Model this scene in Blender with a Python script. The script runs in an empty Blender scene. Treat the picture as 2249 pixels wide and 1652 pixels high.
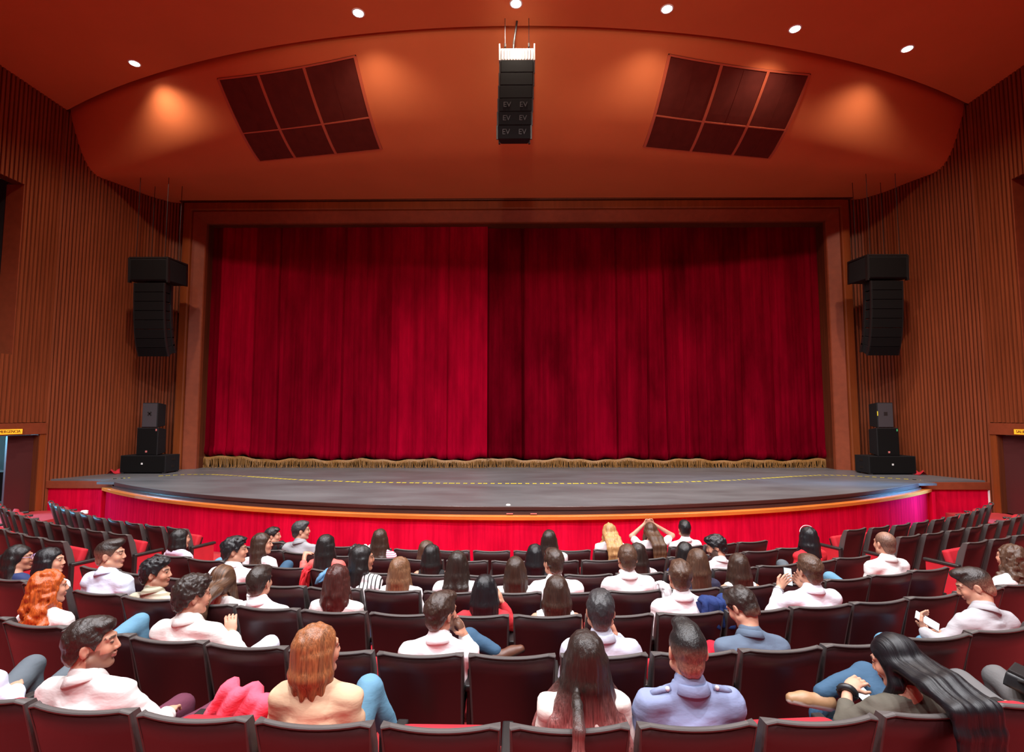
import bpy, bmesh, math, random
import numpy as np
from mathutils import Vector, Matrix
random.seed(7)
S = bpy.context.scene
COL = S.collection

# ------------------------------------------------------------------ camera
cam_data = bpy.data.cameras.new('camera')
cam_data.sensor_width = 36.0
cam_data.lens = 36.0 * 1150.0 / 2249.0
cam_data.clip_end = 100
cam = bpy.data.objects.new('camera', cam_data)
COL.objects.link(cam)
cam.location = (0.14, 0.0, 2.805)
cam.rotation_euler = (math.pi / 2 + 0.0742, 0.0, 0.012)
S.camera = cam

# ------------------------------------------------------------------ world, exposure
w = bpy.data.worlds.new('hall_air')
S.world = w
w.use_nodes = True
w.node_tree.nodes['Background'].inputs[0].default_value = (1.0, 0.62, 0.45, 1)
w.node_tree.nodes['Background'].inputs[1].default_value = 0.05
S.view_settings.view_transform = 'Standard'
S.view_settings.look = 'None'
S.view_settings.exposure = 0.0
S.view_settings.gamma = 1.0
S.view_settings.use_curve_mapping = False
S.cycles.use_denoising = True
S.cycles.max_bounces = 8
S.cycles.diffuse_bounces = 5
S.cycles.sample_clamp_indirect = 6.0

# ------------------------------------------------------------------ house lighting (ceiling lamps of the hall)
def spot(loc, target, energy, color, angle, blend=0.5, size=0.12, name='house_lamp'):
    d = bpy.data.lights.new(name, 'SPOT')
    d.energy = energy; d.color = color; d.spot_size = math.radians(angle); d.spot_blend = blend
    d.shadow_soft_size = size
    o = bpy.data.objects.new(name, d); COL.objects.link(o)
    o.location = loc
    v = Vector(target) - Vector(loc)
    o.rotation_euler = v.to_track_quat('-Z', 'Y').to_euler()
    return o
def area(loc, target, energy, color, sx, sy, name='area_lamp', spread=180):
    d = bpy.data.lights.new(name, 'AREA')
    d.shape = 'RECTANGLE'; d.size = sx; d.size_y = sy; d.energy = energy; d.color = color; d.spread = math.radians(spread)
    o = bpy.data.objects.new(name, d); COL.objects.link(o)
    o.location = loc
    v = Vector(target) - Vector(loc)
    o.rotation_euler = v.to_track_quat('-Z', 'Y').to_euler()
    return o
WARM = (1.0, 0.86, 0.70)
COOL = (0.96, 0.97, 1.0)
HOUSE = 2350.0
# rows of ceiling downlights over the seats (above and behind the top of the frame)
for lx, ly, e in ((-7.0, 6.6, .22), (-3.0, 6.2, .30), (3.0, 6.2, .30), (7.0, 6.6, .18),
                  (-6.4, 3.2, .50), (-2.4, 3.0, .90), (2.4, 3.0, .90), (6.4, 3.2, .42),
                  (-4.2, -.4, .62), (0.0, -.6, .72), (4.2, -.4, .48), (-2.5, -4.0, .32), (2.5, -4.0, .32)):
    spot((lx, ly, 10.95), (lx * .92, ly, 0), HOUSE * e, COOL, 152, 0.45, 0.16)
# unseen lamps added at the back to brighten the ceiling, valance and curtain
WASH = 800.0
spot((-5.0, -6.0, 7.6), (-3.2, 16.6, 4.2), WASH * .3, WARM, 46, 0.9, 0.2, 'added_wash_lamp')
spot((5.0, -6.0, 7.6), (3.2, 16.6, 4.2), WASH * .22, WARM, 46, 0.9, 0.2, 'added_wash_lamp')
spot((0.0, -6.0, 9.0), (0.0, 11.6, 10.3), WASH * 2.3, WARM, 44, 1.0, 0.3, 'added_wash_lamp')
spot((0.0, -6.5, 4.2), (0.0, 8.8, 11.1), WASH * 2.0, WARM, 42, 1.0, 0.3, 'added_wash_lamp')
# daylight in the two exit passages
area((13.9, 11.6, 1.9), (9.3, 12.9, 0.95), 70, (0.12, 0.48, 1.0), 1.0, 1.5, 'passage_daylight', 26)
area((-13.9, 11.7, 2.6), (-10.2, 11.6, 0.9), 420, (0.2, 0.65, 1.0), 1.0, 1.6, 'passage_daylight')

# ------------------------------------------------------------------ helpers
def link(o, parent=None):
    COL.objects.link(o)
    if parent is not None:
        o.parent = parent
    return o
def tag(o, label=None, cat=None, group=None, kind=None):
    if label: o['label'] = label
    if cat: o['category'] = cat
    if group: o['group'] = group
    if kind: o['kind'] = kind
    return o
def thing(name, label, cat, loc=(0, 0, 0), rotz=0.0, group=None):
    o = bpy.data.objects.new(name, None)
    o.empty_display_size = 0.1
    COL.objects.link(o)
    o.location = loc; o.rotation_euler = (0, 0, rotz)
    return tag(o, label, cat, group)
def me_np(name, V, Q, smooth=True, mats=(), cols=None):
    """mesh from numpy vertices and quads"""
    V = np.asarray(V, np.float32); Q = np.asarray(Q, np.int32)
    me = bpy.data.meshes.new(name)
    me.vertices.add(len(V)); me.vertices.foreach_set('co', V.ravel())
    me.loops.add(Q.size); me.loops.foreach_set('vertex_index', Q.ravel())
    me.polygons.add(len(Q)); me.polygons.foreach_set('loop_start', np.arange(0, Q.size, Q.shape[1], dtype=np.int32))
    me.polygons.foreach_set('use_smooth', np.full(len(Q), smooth))
    if cols is not None:
        a = me.attributes.new('Col', 'FLOAT_COLOR', 'POINT')
        c = np.ones((len(V), 4), np.float32); c[:, :3] = cols
        a.data.foreach_set('color', c.ravel())
    me.update(calc_edges=True)
    for m in mats: me.materials.append(m)
    return me
def bm_obj(name, bm, mat, parent=None, smooth=False):
    me = bpy.data.meshes.new(name)
    bmesh.ops.recalc_face_normals(bm, faces=bm.faces)
    bm.to_mesh(me); bm.free()
    for m in (mat if isinstance(mat, (list, tuple)) else [mat]): me.materials.append(m)
    if smooth:
        for p in me.polygons: p.use_smooth = True
    return link(bpy.data.objects.new(name, me), parent)
def obj(name, me, parent=None):
    return link(bpy.data.objects.new(name, me), parent)
def box(bm, x0, x1, y0, y1, z0, z1, bev=0.0, M=None):
    vs = [bm.verts.new(c) for c in ((x0, y0, z0), (x1, y0, z0), (x1, y1, z0), (x0, y1, z0), (x0, y0, z1), (x1, y0, z1), (x1, y1, z1), (x0, y1, z1))]
    if M is not None:
        for v in vs: v.co = M @ v.co
    fs = [bm.faces.new([vs[i] for i in f]) for f in ((0, 3, 2, 1), (4, 5, 6, 7), (0, 1, 5, 4), (1, 2, 6, 5), (2, 3, 7, 6), (3, 0, 4, 7))]
    if bev > 0:
        es = list({e for f in fs for e in f.edges})
        bmesh.ops.bevel(bm, geom=es, offset=bev, segments=2, affect='EDGES', profile=0.7)
    return vs
def prism(bm, pts, z0, z1):
    """vertical prism over a plan polygon"""
    a = [bm.verts.new((x, y, z0)) for x, y in pts]; b = [bm.verts.new((x, y, z1)) for x, y in pts]
    n = len(pts)
    bm.faces.new(a[::-1]); bm.faces.new(b)
    for i in range(n): bm.faces.new((a[i], a[(i + 1) % n], b[(i + 1) % n], b[i]))
def tube(bm, pts, r, seg=6, r2=None):
    pts = [Vector(p) for p in pts]; rings = []
    for i, p in enumerate(pts):
        t = (pts[min(i + 1, len(pts) - 1)] - pts[max(i - 1, 0)]).normalized()
        u = t.cross(Vector((0, 0, 1)))
        if u.length < 1e-3: u = t.cross(Vector((0, 1, 0)))
        u.normalize(); v = t.cross(u)
        rr = r if r2 is None else r + (r2 - r) * i / (len(pts) - 1)
        rings.append([bm.verts.new(p + u * math.cos(2 * math.pi * k / seg) * rr + v * math.sin(2 * math.pi * k / seg) * rr) for k in range(seg)])
    for a, b in zip(rings[:-1], rings[1:]):
        for k in range(seg): bm.faces.new((a[k], a[(k + 1) % seg], b[(k + 1) % seg], b[k]))
    bm.faces.new(rings[0][::-1]); bm.faces.new(rings[-1])
def sweep(bm, path, prof, closed=True):
    """sweep a profile [(out, up)] along plan path [(x, y, nx, ny)] (n = outward normal); ends capped"""
    rings = [[bm.verts.new((x + nx * o, y + ny * o, u)) for o, u in prof] for x, y, nx, ny in path]
    n = len(prof)
    for a, b in zip(rings[:-1], rings[1:]):
        for k in range(n if closed else n - 1):
            bm.faces.new((a[k], a[(k + 1) % n], b[(k + 1) % n], b[k]))
    if closed:
        bm.faces.new(rings[0][::-1]); bm.faces.new(rings[-1])
def grid_mesh(bm, P):
    """P[i][j] -> point; builds quads"""
    V = [[bm.verts.new(p) for p in row] for row in P]
    for i in range(len(V) - 1):
        for j in range(len(V[0]) - 1):
            bm.faces.new((V[i][j], V[i + 1][j], V[i + 1][j + 1], V[i][j + 1]))
    return V

# ------------------------------------------------------------------ materials
def nt(name):
    m = bpy.data.materials.new(name); m.use_nodes = True
    t = m.node_tree; b = t.nodes['Principled BSDF']
    return m, t, b
def N(t, kind, **kw):
    n = t.nodes.new(kind)
    for k, v in kw.items():
        if k in n.inputs.keys() if hasattr(n.inputs, 'keys') else False: n.inputs[k].default_value = v
        else: setattr(n, k, v)
    return n
def coords(t, scale=(1, 1, 1), kind='Object'):
    tc = t.nodes.new('ShaderNodeTexCoord'); mp = t.nodes.new('ShaderNodeMapping')
    mp.inputs['Scale'].default_value = scale
    t.links.new(tc.outputs[kind], mp.inputs['Vector'])
    return mp.outputs['Vector']
def noise(t, vec, scale=1.0, detail=3.0, rough=0.5):
    n = t.nodes.new('ShaderNodeTexNoise'); n.inputs['Scale'].default_value = scale
    n.inputs['Detail'].default_value = detail; n.inputs['Roughness'].default_value = rough
    t.links.new(vec, n.inputs['Vector']); return n.outputs['Fac']
def ramp(t, fac, stops, interp='LINEAR'):
    r = t.nodes.new('ShaderNodeValToRGB'); r.color_ramp.interpolation = interp
    e = r.color_ramp.elements
    while len(e) < len(stops): e.new(0.5)
    for el, (p, c) in zip(e, stops):
        el.position = p; el.color = (c[0], c[1], c[2], 1)
    t.links.new(fac, r.inputs['Fac']); return r.outputs['Color']
def mul(t, a, b, fac=1.0):
    n = t.nodes.new('ShaderNodeMix'); n.data_type = 'RGBA'; n.blend_type = 'MULTIPLY'
    n.inputs['Factor'].default_value = fac
    t.links.new(a, n.inputs['A']); t.links.new(b, n.inputs['B']); return n.outputs['Result']
def bump(t, b, h, strength=0.3, dist=0.01):
    n = t.nodes.new('ShaderNodeBump'); n.inputs['Strength'].default_value = strength; n.inputs['Distance'].default_value = dist
    t.links.new(h, n.inputs['Height']); t.links.new(n.outputs['Normal'], b.inputs['Normal'])
def mat(name, col, rough=0.5, metal=0.0, var=0.0, vscale=(3, 3, 3), bmp=0.0, bscale=(60, 60, 60), coat=0.0, sheen=0.0, spec=0.5, bdist=0.004):
    m, t, b = nt(name)
    b.inputs['Base Color'].default_value = (*col, 1)
    b.inputs['Roughness'].default_value = rough; b.inputs['Metallic'].default_value = metal
    b.inputs['Coat Weight'].default_value = coat; b.inputs['Coat Roughness'].default_value = 0.25
    b.inputs['Sheen Weight'].default_value = sheen; b.inputs['Sheen Tint'].default_value = (*[min(1, c * 1.3 + .1) for c in col], 1)
    b.inputs['Specular IOR Level'].default_value = spec
    if var > 0:
        f = noise(t, coords(t, vscale), 1.0, 4)
        t.links.new(ramp(t, f, [(0.25, [c * (1 - var) for c in col]), (0.75, [min(1, c * (1 + var)) for c in col])]), b.inputs['Base Color'])
    if bmp > 0:
        bump(t, b, noise(t, coords(t, bscale), 1.0, 4), bmp, bdist)
    return m
def attr_mat(name, rough=0.5, bscale=None, bmp=0.2, streak=0.0, aniso=0.0, sss=0.0, spec=0.5):
    """colour from the mesh's own colour attribute, streaks along the strands"""
    m, t, b = nt(name)
    a = t.nodes.new('ShaderNodeAttribute'); a.attribute_name = 'Col'
    c = a.outputs['Color']
    if streak > 0:
        f = noise(t, coords(t, bscale), 1.0, 3, 0.6)
        c = mul(t, c, ramp(t, f, [(0.3, (1 - streak,) * 3), (0.7, (1 + streak,) * 3)]))
    t.links.new(c, b.inputs['Base Color'])
    b.inputs['Roughness'].default_value = rough; b.inputs['Specular IOR Level'].default_value = spec
    if bscale: bump(t, b, noise(t, coords(t, bscale), 1.0, 3, 0.6), bmp, 0.006)
    return m
def emit(name, col, strength):
    m, t, b = nt(name)
    b.inputs['Base Color'].default_value = (0, 0, 0, 1)
    b.inputs['Emission Color'].default_value = (*col, 1); b.inputs['Emission Strength'].default_value = strength
    return m

def wood(name, col, scale=(18, 18, .8), rough=0.42, var=0.28, coat=0.0, spec=.2):
    m, t, b = nt(name)
    v = coords(t, scale)
    f = noise(t, v, 1.0, 6, 0.6)
    c1 = ramp(t, f, [(0.28, [c * (1 - var) for c in col]), (0.72, [c * (1 + var) for c in col])])
    g = noise(t, coords(t, (.5, .5, .35)), 1.0, 2)
    c2 = ramp(t, g, [(0.3, (.85, .82, .8)), (0.7, (1.12, 1.12, 1.12))])
    t.links.new(mul(t, c1, c2), b.inputs['Base Color'])
    b.inputs['Roughness'].default_value = rough
    b.inputs['Coat Weight'].default_value = coat; b.inputs['Specular IOR Level'].default_value = spec
    bump(t, b, f, 0.15, 0.002)
    return m
M = {}
M['plaster'] = mat('orange_plaster', (.56, .158, .058), .62, var=.05, vscale=(.7, .7, .7), bmp=.12, bscale=(5, 5, 5), spec=.08)
M['gap'] = mat('shadow_gap', (.05, .012, .006), .9)
M['slat'] = wood('slat_wood', (.205, .048, .0175), (26, 26, .7))
M['slat_back'] = wood('slat_backing_wood', (.10, .025, .010), (14, 14, .5))
M['frame'] = wood('frame_wood', (.215, .047, .0195), (6, 6, 6), var=.12)
M['frame_edge'] = wood('frame_edge_wood', (.22, .050, .013), (9, 9, .8), var=.15)
M['orange_trim'] = wood('orange_trim_wood', (.62, .17, .03), (3, 3, 30), rough=.3, var=.12, coat=.3)
M['dark_edge'] = wood('dark_stage_edge_wood', (.05, .020, .016), (2, 2, 40), rough=.3, var=.2, spec=.8)
M['door'] = mat('maroon_door_paint', (.075, .018, .018), .45, var=.06, vscale=(1, 1, 1))
M['deck'] = None
M['carpet'] = mat('red_carpet', (.42, .024, .028), .9, var=.15, vscale=(4, 4, 4), bmp=.3, bscale=(150, 150, 150))
M['shell'] = mat('seat_shell_plastic', (.037, .0088, .0098), .36, var=.06, vscale=(6, 6, 6), bmp=.06, bscale=(220, 220, 220), spec=.5)
M['rim'] = mat('seat_rim_plastic', (.078, .068, .065), .45, spec=.35)
M['red_fabric'] = mat('red_seat_fabric', (.46, .006, .018), .8, var=.1, vscale=(9, 9, 9), bmp=.2, bscale=(240, 240, 240), sheen=.1)
M['black_plastic'] = mat('black_plastic', (.018, .016, .016), .42)
M['black_metal'] = mat('black_metal', (.02, .018, .018), .35, metal=.3)
M['speaker_box'] = mat('speaker_cabinet', (.014, .013, .014), .7, bmp=.2, bscale=(90, 90, 90), spec=.15)
M['speaker_grille'] = mat('speaker_grille_cloth', (.007, .0062, .0062), .8, bmp=.25, bscale=(160, 160, 160), spec=.08)
M['steel'] = mat('pale_steel', (.72, .73, .74), .35, metal=.55)
M['logo_grey'] = mat('grey_logo_paint', (.024, .019, .019), .6)
M['logo_red'] = mat('red_logo_badge', (.55, .16, .15), .4)
M['gold'] = mat('gold_fringe_thread', (.25, .115, .028), .55, var=.25, vscale=(14, 14, 2))
M['tape'] = mat('yellow_tape', (.92, .76, .05), .5)
M['grille_panel'] = mat('vent_mesh', (.10, .0185, .013), .7, var=.12, vscale=(5, 5, .6), bmp=.3, bscale=(120, 120, 120), spec=.08)
M['vent_frame'] = mat('vent_frame_paint', (.42, .085, .036), .5)
M['lens'] = emit('lamp_lens', (1.0, .93, .88), 40.0)
M['screen'] = emit('phone_screen', (.78, .88, 1.0), 1.5)
M['sign_amber'] = emit('sign_panel', (1.0, .36, .02), 1.6)
M['sign_text'] = mat('sign_letters', (.06, .015, .004), .5)
M['white_paint'] = mat('white_paint', (.75, .75, .74), .5)
M['passage'] = mat('passage_plaster', (.42, .52, .50), .7, var=.1)
M['black_void'] = mat('dark_box_lining', (.006, .005, .005), .9)
M['black_leather'] = mat('black_leather', (.02, .02, .022), .4, bmp=.2, bscale=(60, 60, 60))
M['silver'] = mat('brushed_silver', (.6, .6, .62), .3, metal=.9)
def velvet(name, col, stops=None, nap=0.5, naps=(1.3, 1.3, .35), sheen=0.0):
    """velvet: cloth panels dyed / brushed differently (stops: position across, factor), plus brushed nap marks"""
    m, t, b = nt(name)
    f = noise(t, coords(t, naps), 1.0, 5, 0.62)
    c = ramp(t, f, [(0.30, [k * (1 - nap) for k in col]), (0.68, [k * (1 + nap * .5) for k in col])])
    f2 = noise(t, coords(t, (naps[0] * 7, naps[1] * 7, naps[2] * .6)), 1.0, 3, 0.6)
    c = mul(t, c, ramp(t, f2, [(0.35, (.82, .82, .82)), (0.65, (1.1, 1.1, 1.1))]))
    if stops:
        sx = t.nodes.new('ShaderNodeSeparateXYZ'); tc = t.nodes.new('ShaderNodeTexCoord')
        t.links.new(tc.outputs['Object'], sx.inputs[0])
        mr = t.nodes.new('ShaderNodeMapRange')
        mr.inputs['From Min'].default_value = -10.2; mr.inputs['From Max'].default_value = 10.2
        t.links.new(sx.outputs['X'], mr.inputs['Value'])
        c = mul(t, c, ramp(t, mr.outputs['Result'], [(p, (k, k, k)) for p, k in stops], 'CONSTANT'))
    t.links.new(c, b.inputs['Base Color'])
    b.inputs['Roughness'].default_value = .85; b.inputs['Specular IOR Level'].default_value = 0.0
    b.inputs['Sheen Weight'].default_value = sheen; b.inputs['Sheen Tint'].default_value = (.9, .05, .1, 1)
    b.inputs['Sheen Roughness'].default_value = .4
    bump(t, b, f2, .15, .006)
    return m
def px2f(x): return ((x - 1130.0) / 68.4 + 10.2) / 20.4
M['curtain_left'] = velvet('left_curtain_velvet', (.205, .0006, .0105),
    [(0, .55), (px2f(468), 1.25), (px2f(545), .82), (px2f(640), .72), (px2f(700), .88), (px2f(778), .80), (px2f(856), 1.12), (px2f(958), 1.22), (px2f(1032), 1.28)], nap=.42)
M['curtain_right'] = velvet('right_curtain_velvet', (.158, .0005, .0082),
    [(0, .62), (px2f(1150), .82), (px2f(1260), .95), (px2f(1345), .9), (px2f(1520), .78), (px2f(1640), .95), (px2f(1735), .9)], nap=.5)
M['skirt'] = velvet('apron_velvet', (.66, .004, .036), None, nap=.18, naps=(2.0, 2.0, .9), sheen=0.05)

def deck_mat():
    m, t, b = nt('black_stage_paint')
    f = noise(t, coords(t, (.55, 1.3, 1)), 1.0, 5, .6)
    g = noise(t, coords(t, (1.2, 16, 1)), 1.0, 4, .7)
    c = ramp(t, f, [(.3, (.098, .100, .108)), (.7, (.150, .155, .168))])
    s = ramp(t, g, [(.66, (1, 1, 1)), (.80, (1.45, 1.45, 1.45))])
    t.links.new(mul(t, c, s), b.inputs['Base Color'])
    r = ramp(t, f, [(.3, (.34, .34, .34)), (.7, (.5, .5, .5))])
    t.links.new(r, b.inputs['Roughness'])
    b.inputs['Specular IOR Level'].default_value = .6
    return m
M['deck'] = deck_mat()
# ================================================================== THE ROOM
CEIL = 11.12                      # flat ceiling height above the front-row floor
WX = 12.22                        # side walls
R_C = 26.5; YC_C = 10.63 + R_C    # plan arc of the ceiling edge
def yarc(x): return YC_C - math.sqrt(R_C * R_C - x * x)
PY = 16.5                         # proscenium wall
DECK = 1.12                       # stage height
OPX = 9.97; OPZ = 9.0             # proscenium opening
CY = 20.6931; R0 = 13.3027; DR = .8425; PITCH = .55      # seat rows: arcs about (0, CY)
def floor_z(n): return .1009 * n - .0017 * n * n if n < 12 else .1009 * 12 - .0017 * 144 + (n - 12) * .06

# floor: a gently raked surface of arcs
bm = bmesh.new()
P = []
for r, zz in [(5.0, 0), (R0 - .9, 0)] + [(R0 - .45 + DR * n, floor_z(n)) for n in range(0, 30)]:
    P.append([(r * math.sin(a), CY - r * math.cos(a), zz) for a in np.linspace(-1.45, 1.45, 49)])
grid_mesh(bm, P)
tag(bm_obj('floor', bm, M['carpet'], smooth=True), kind='structure')
# landings by the exit doors
for s in (-1, 1):
    bm = bmesh.new()
    box(bm, min(s * 12.3, s * 10.9), max(s * 12.3, s * 10.9), 10.4, 13.55, -.05, .35, .02)
    o = bm_obj('trim_%d' % (1 if s < 0 else 2), bm, M['carpet']); tag(o, 'red carpeted landing below the exit door', kind='structure')

# ceiling
bm = bmesh.new()
xs = np.linspace(-WX - .3, WX + .3, 61)
top = [[(x, yarc(min(max(x, -12.4), 12.4)) if j == 0 else yarc(min(max(x, -12.4), 12.4)) - (yarc(x if abs(x) < 12.4 else 12.4) + 9.2) * j / 10, CEIL) for j in range(11)] for x in xs]
grid_mesh(bm, top)
edge = [[(x, yarc(min(max(x, -12.4), 12.4)), CEIL + .5 * j) for j in (1, 0)] for x in xs]
grid_mesh(bm, edge)
bmesh.ops.remove_doubles(bm, verts=bm.verts, dist=.001)
tag(bm_obj('ceiling', bm, M['plaster']), kind='structure')

# the curved bulkhead between ceiling and proscenium
ZMIN = 9.62
def valance_z(x, y):
    L = 2.7 - 2.0 * min(1.0, abs(x) / 12.2) ** 4
    s = min(1.0, max(0.0, (y - yarc(x) - .12) / L))
    dz = (CEIL - .06 - ZMIN) * math.sin(math.pi / 2 * s) ** .95
    return CEIL - .06 - dz + .10 * max(0.0, (y - yarc(x) - L) / 4) 
bm = bmesh.new()
xs = np.linspace(-12.35, 12.35, 91)
P = []
for x in xs:
    y0 = yarc(x) + .12
    row = [(x, y0, CEIL + .5), (x, y0, CEIL + .02)]
    for t in np.linspace(0, 1, 29) ** 1.25:
        y = y0 + (16.62 - y0) * t
        row.append((x, y, valance_z(x, y)))
    P.append(row)
grid_mesh(bm, P)
tag(bm_obj('wall_front', bm, M['plaster'], smooth=True), kind='structure')
bm = bmesh.new()                  # lid of the shadow gap
grid_mesh(bm, [[(x, yarc(min(max(x, -12.4), 12.4)) - .03, CEIL + .5), (x, yarc(min(max(x, -12.4), 12.4)) + .16, CEIL + .5)] for x in np.linspace(-12.5, 12.5, 61)])
tag(bm_obj('trim_3', bm, M['gap']), 'dark gap along the curved ceiling edge', kind='structure')

# proscenium wall above and beside the opening + frame
bm = bmesh.new()
box(bm, -13.2, 13.2, PY + .12, PY + .4, OPZ + .1, 11.3)
for s in (-1, 1): box(bm, min(s * (OPX + .1), s * 13.2), max(s * (OPX + .1), s * 13.2), PY + .12, PY + .4, 0, OPZ + .1)
tag(bm_obj('wall_back', bm, M['slat_back']), kind='structure')
def frame_piece(name, prof, mat_, inner):
    """mitred frame round the opening; prof in (out from opening edge, towards audience)"""
    bm = bmesh.new()
    rings = []
    for (px, pz, ox, oz) in ((-OPX, DECK, -1, 0), (-OPX, OPZ, -1, 1), (OPX, OPZ, 1, 1), (OPX, DECK, 1, 0)):
        rings.append([bm.verts.new((px + ox * a, PY - b, pz + oz * a)) for a, b in prof])
    n = len(prof)
    for A, B in zip(rings[:-1], rings[1:]):
        for k in range(n): bm.faces.new((A[k], A[(k + 1) % n], B[(k + 1) % n], B[k]))
    bm.faces.new(rings[0]); bm.faces.new(rings[-1][::-1])
    return bm_obj(name, bm, mat_, inner)
fr = thing('proscenium_frame', 'brown wooden frame around the closed red stage curtain', 'frame', (0, PY, DECK))
def unparent_shift(o, root):
    o.parent = root; o.matrix_parent_inverse = Matrix.Translation(root.location).inverted()
    return o
# splayed main face, outer edge strip, dark reveal
a = frame_piece('frame_face', [(0.0, .02), (.02, .05), (.32, .22), (.36, .20), (.36, -.1), (0, -.1)], M['frame'], None); unparent_shift(a, fr)
a = frame_piece('outer_moulding', [(.36, .16), (.37, .24), (.40, .27), (.60, .27), (.63, .24), (.63, -.1), (.36, -.1)], M['frame_edge'], None); unparent_shift(a, fr)
a = frame_piece('reveal', [(0.0, -.1), (.01, .02), (.04, .02), (.04, -.55), (0, -.55)], M['slat_back'], None); unparent_shift(a, fr)
bm = bmesh.new()                  # thin dark strip standing for the shadow gap over the frame
box(bm, -OPX - .75, OPX + .75, PY - .30, PY + .05, OPZ + .64, OPZ + .70, .01)
o = bm_obj('frame_gap_strip', bm, M['slat_back']); unparent_shift(o, fr)

# side walls -----------------------------------------------------------------
def wall_side(s):
    side = 'left' if s < 0 else 'right'
    leaf_y0 = 12.73 if s < 0 else 12.40
    bm = bmesh.new()
    def b(y0, y1, z0, z1, d0=0.0, d1=.25): box(bm, min(s * (WX + d0), s * (WX + d1)), max(s * (WX + d0), s * (WX + d1)), y0, y1, z0, z1)
    b(-9.2, 9.0, 0, 11.3)                        # wall towards the back of the hall
    b(9.0, 12.57, 8.55, 11.3); b(9.0, 12.57, 2.62, 4.27); b(12.57, 13.62, 2.62, 11.3)
    b(9.0, 11.2, 0, 2.62); b(13.47, 13.62, 0, 2.31); b(11.2, 13.62, 2.31, 2.62)
    # side box recess
    box(bm, min(s * (WX + .25), s * (WX + .62)), max(s * (WX + .25), s * (WX + .62)), 12.57, 12.7, 4.2, 8.6)
    wl = tag(bm_obj('wall_%s' % side, bm, M['slat_back']), kind='structure')
    bm = bmesh.new()
    box(bm, min(s * (WX - .02), s * (WX + .42)), max(s * (WX - .02), s * (WX + .42)), 12.545, 12.575, 4.27, 8.55, .005)
    bm_obj('recess_reveal', bm, M['frame'], wl)
    bm = bmesh.new()
    box(bm, min(s * (WX + .6), s * (WX + 2.4)), max(s * (WX + .6), s * (WX + 2.4)), 9.0, 12.6, 4.1, 4.2)
    box(bm, min(s * (WX + .6), s * (WX + 2.4)), max(s * (WX + .6), s * (WX + 2.4)), 9.0, 12.6, 8.6, 8.7)
    box(bm, min(s * (WX + 2.4), s * (WX + 2.5)), max(s * (WX + 2.4), s * (WX + 2.5)), 9.0, 12.6, 4.1, 8.7)
    box(bm, min(s * (WX + .42), s * (WX + 2.4)), max(s * (WX + .42), s * (WX + 2.4)), 12.55, 12.7, 4.1, 8.7)
    box(bm, min(s * (WX + .25), s * (WX + 2.4)), max(s * (WX + .25), s * (WX + 2.4)), 8.9, 9.0, 4.1, 8.7)
    bm_obj('side_box_lining', bm, M['black_void'], wl)
    # slats on the side wall
    bm = bmesh.new()
    rnd = random.Random(3)
    y = 9.02
    while y < 13.55:
        for z0, z1 in ([(2.62, 4.27), (8.55, CEIL)] if y < 12.52 else [(2.62, CEIL)]):
            d = .035 + rnd.uniform(-.004, .004)
            box(bm, min(s * WX, s * (WX - d)), max(s * WX, s * (WX - d)), y, y + .066, z0 - rnd.uniform(0, .01), z1)
        y += .112
    tag(bm_obj('slat_cladding', bm, M['slat'], wl), kind='stuff')
    bm = bmesh.new()                              # plain lintel board over the door
    box(bm, min(s * (WX - .05), s * WX), max(s * (WX - .05), s * WX), 11.2, 13.6, 2.31, 2.60, .008)
    bm_obj('door_lintel', bm, M['frame'], wl)
    bm = bmesh.new()
    box(bm, min(s * (WX - .03), s * WX), max(s * (WX - .03), s * WX), 13.44, 13.6, .35, 2.31, .006)
    bm_obj('door_jamb', bm, M['frame_edge'], wl)
    # splayed wall to the proscenium
    plan = [(12.25, 13.6), (11.93, 14.4), (11.66, 15.1), (11.46, 15.8), (11.1, 16.35), (10.58, 16.52)]
    bm = bmesh.new()
    grid_mesh(bm, [[(s * x, y + .02, 0), (s * x, y + .02, 11.2)] for x, y in plan])
    sp = tag(bm_obj('wall_splay_%s' % side, bm, M['slat_back']), kind='structure')
    bm = bmesh.new()
    seg = []
    for (x0, y0), (x1, y1) in zip(plan[:-1], plan[1:]):
        L = math.hypot(x1 - x0, y1 - y0); k = max(1, round(L / .090))
        for i in range(k):
            t = (i + .5) / k
            seg.append((x0 + (x1 - x0) * t, y0 + (y1 - y0) * t, math.atan2(y1 - y0, x1 - x0)))
    for x, y, a in seg:
        d = .030 + rnd.uniform(-.004, .004); wdt = .054
        tx, ty = math.cos(a), math.sin(a); nx, ny = ty, -tx      # towards the hall
        if nx * -1 + ny * -.3 < 0: nx, ny = -nx, -ny
        zb = DECK - (.9 if y < 14.0 else 0.0)
        pts = [(s * (x + tx * u + nx * v), y + ty * u + ny * v) for u, v in ((-wdt / 2, -.01), (wdt / 2, -.01), (wdt / 2, d), (-wdt / 2, d))]
        prism(bm, pts, zb, 11.1)
    tag(bm_obj('slat_cladding', bm, M['slat'], sp), kind='stuff')
    # door leaf
    bm = bmesh.new()
    box(bm, min(s * (WX + .12), s * (WX + .17)), max(s * (WX + .12), s * (WX + .17)), leaf_y0, 13.42, .36, 2.29, .006)
    dr = tag(bm_obj('door_%d' % (1 if s < 0 else 2), bm, M['door']), 'maroon exit door leaf under the lit sign', kind='structure')
    bm = bmesh.new()
    box(bm, min(s * (WX + .0), s * (WX + .2)), max(s * (WX + .0), s * (WX + .2)), 13.42, 13.47, .36, 2.31, .004)
    bm_obj('door_stop', bm, M['slat_back'], dr)
    # exit passage
    bm = bmesh.new()
    X0, X1 = s * (WX + .25), s * (WX + 3.2)
    lo, hi = min(X0, X1), max(X0, X1)
    box(bm, min(X1, X1 + s * .1), max(X1, X1 + s * .1), 9.6, 15.2, .2, 4.05)
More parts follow.
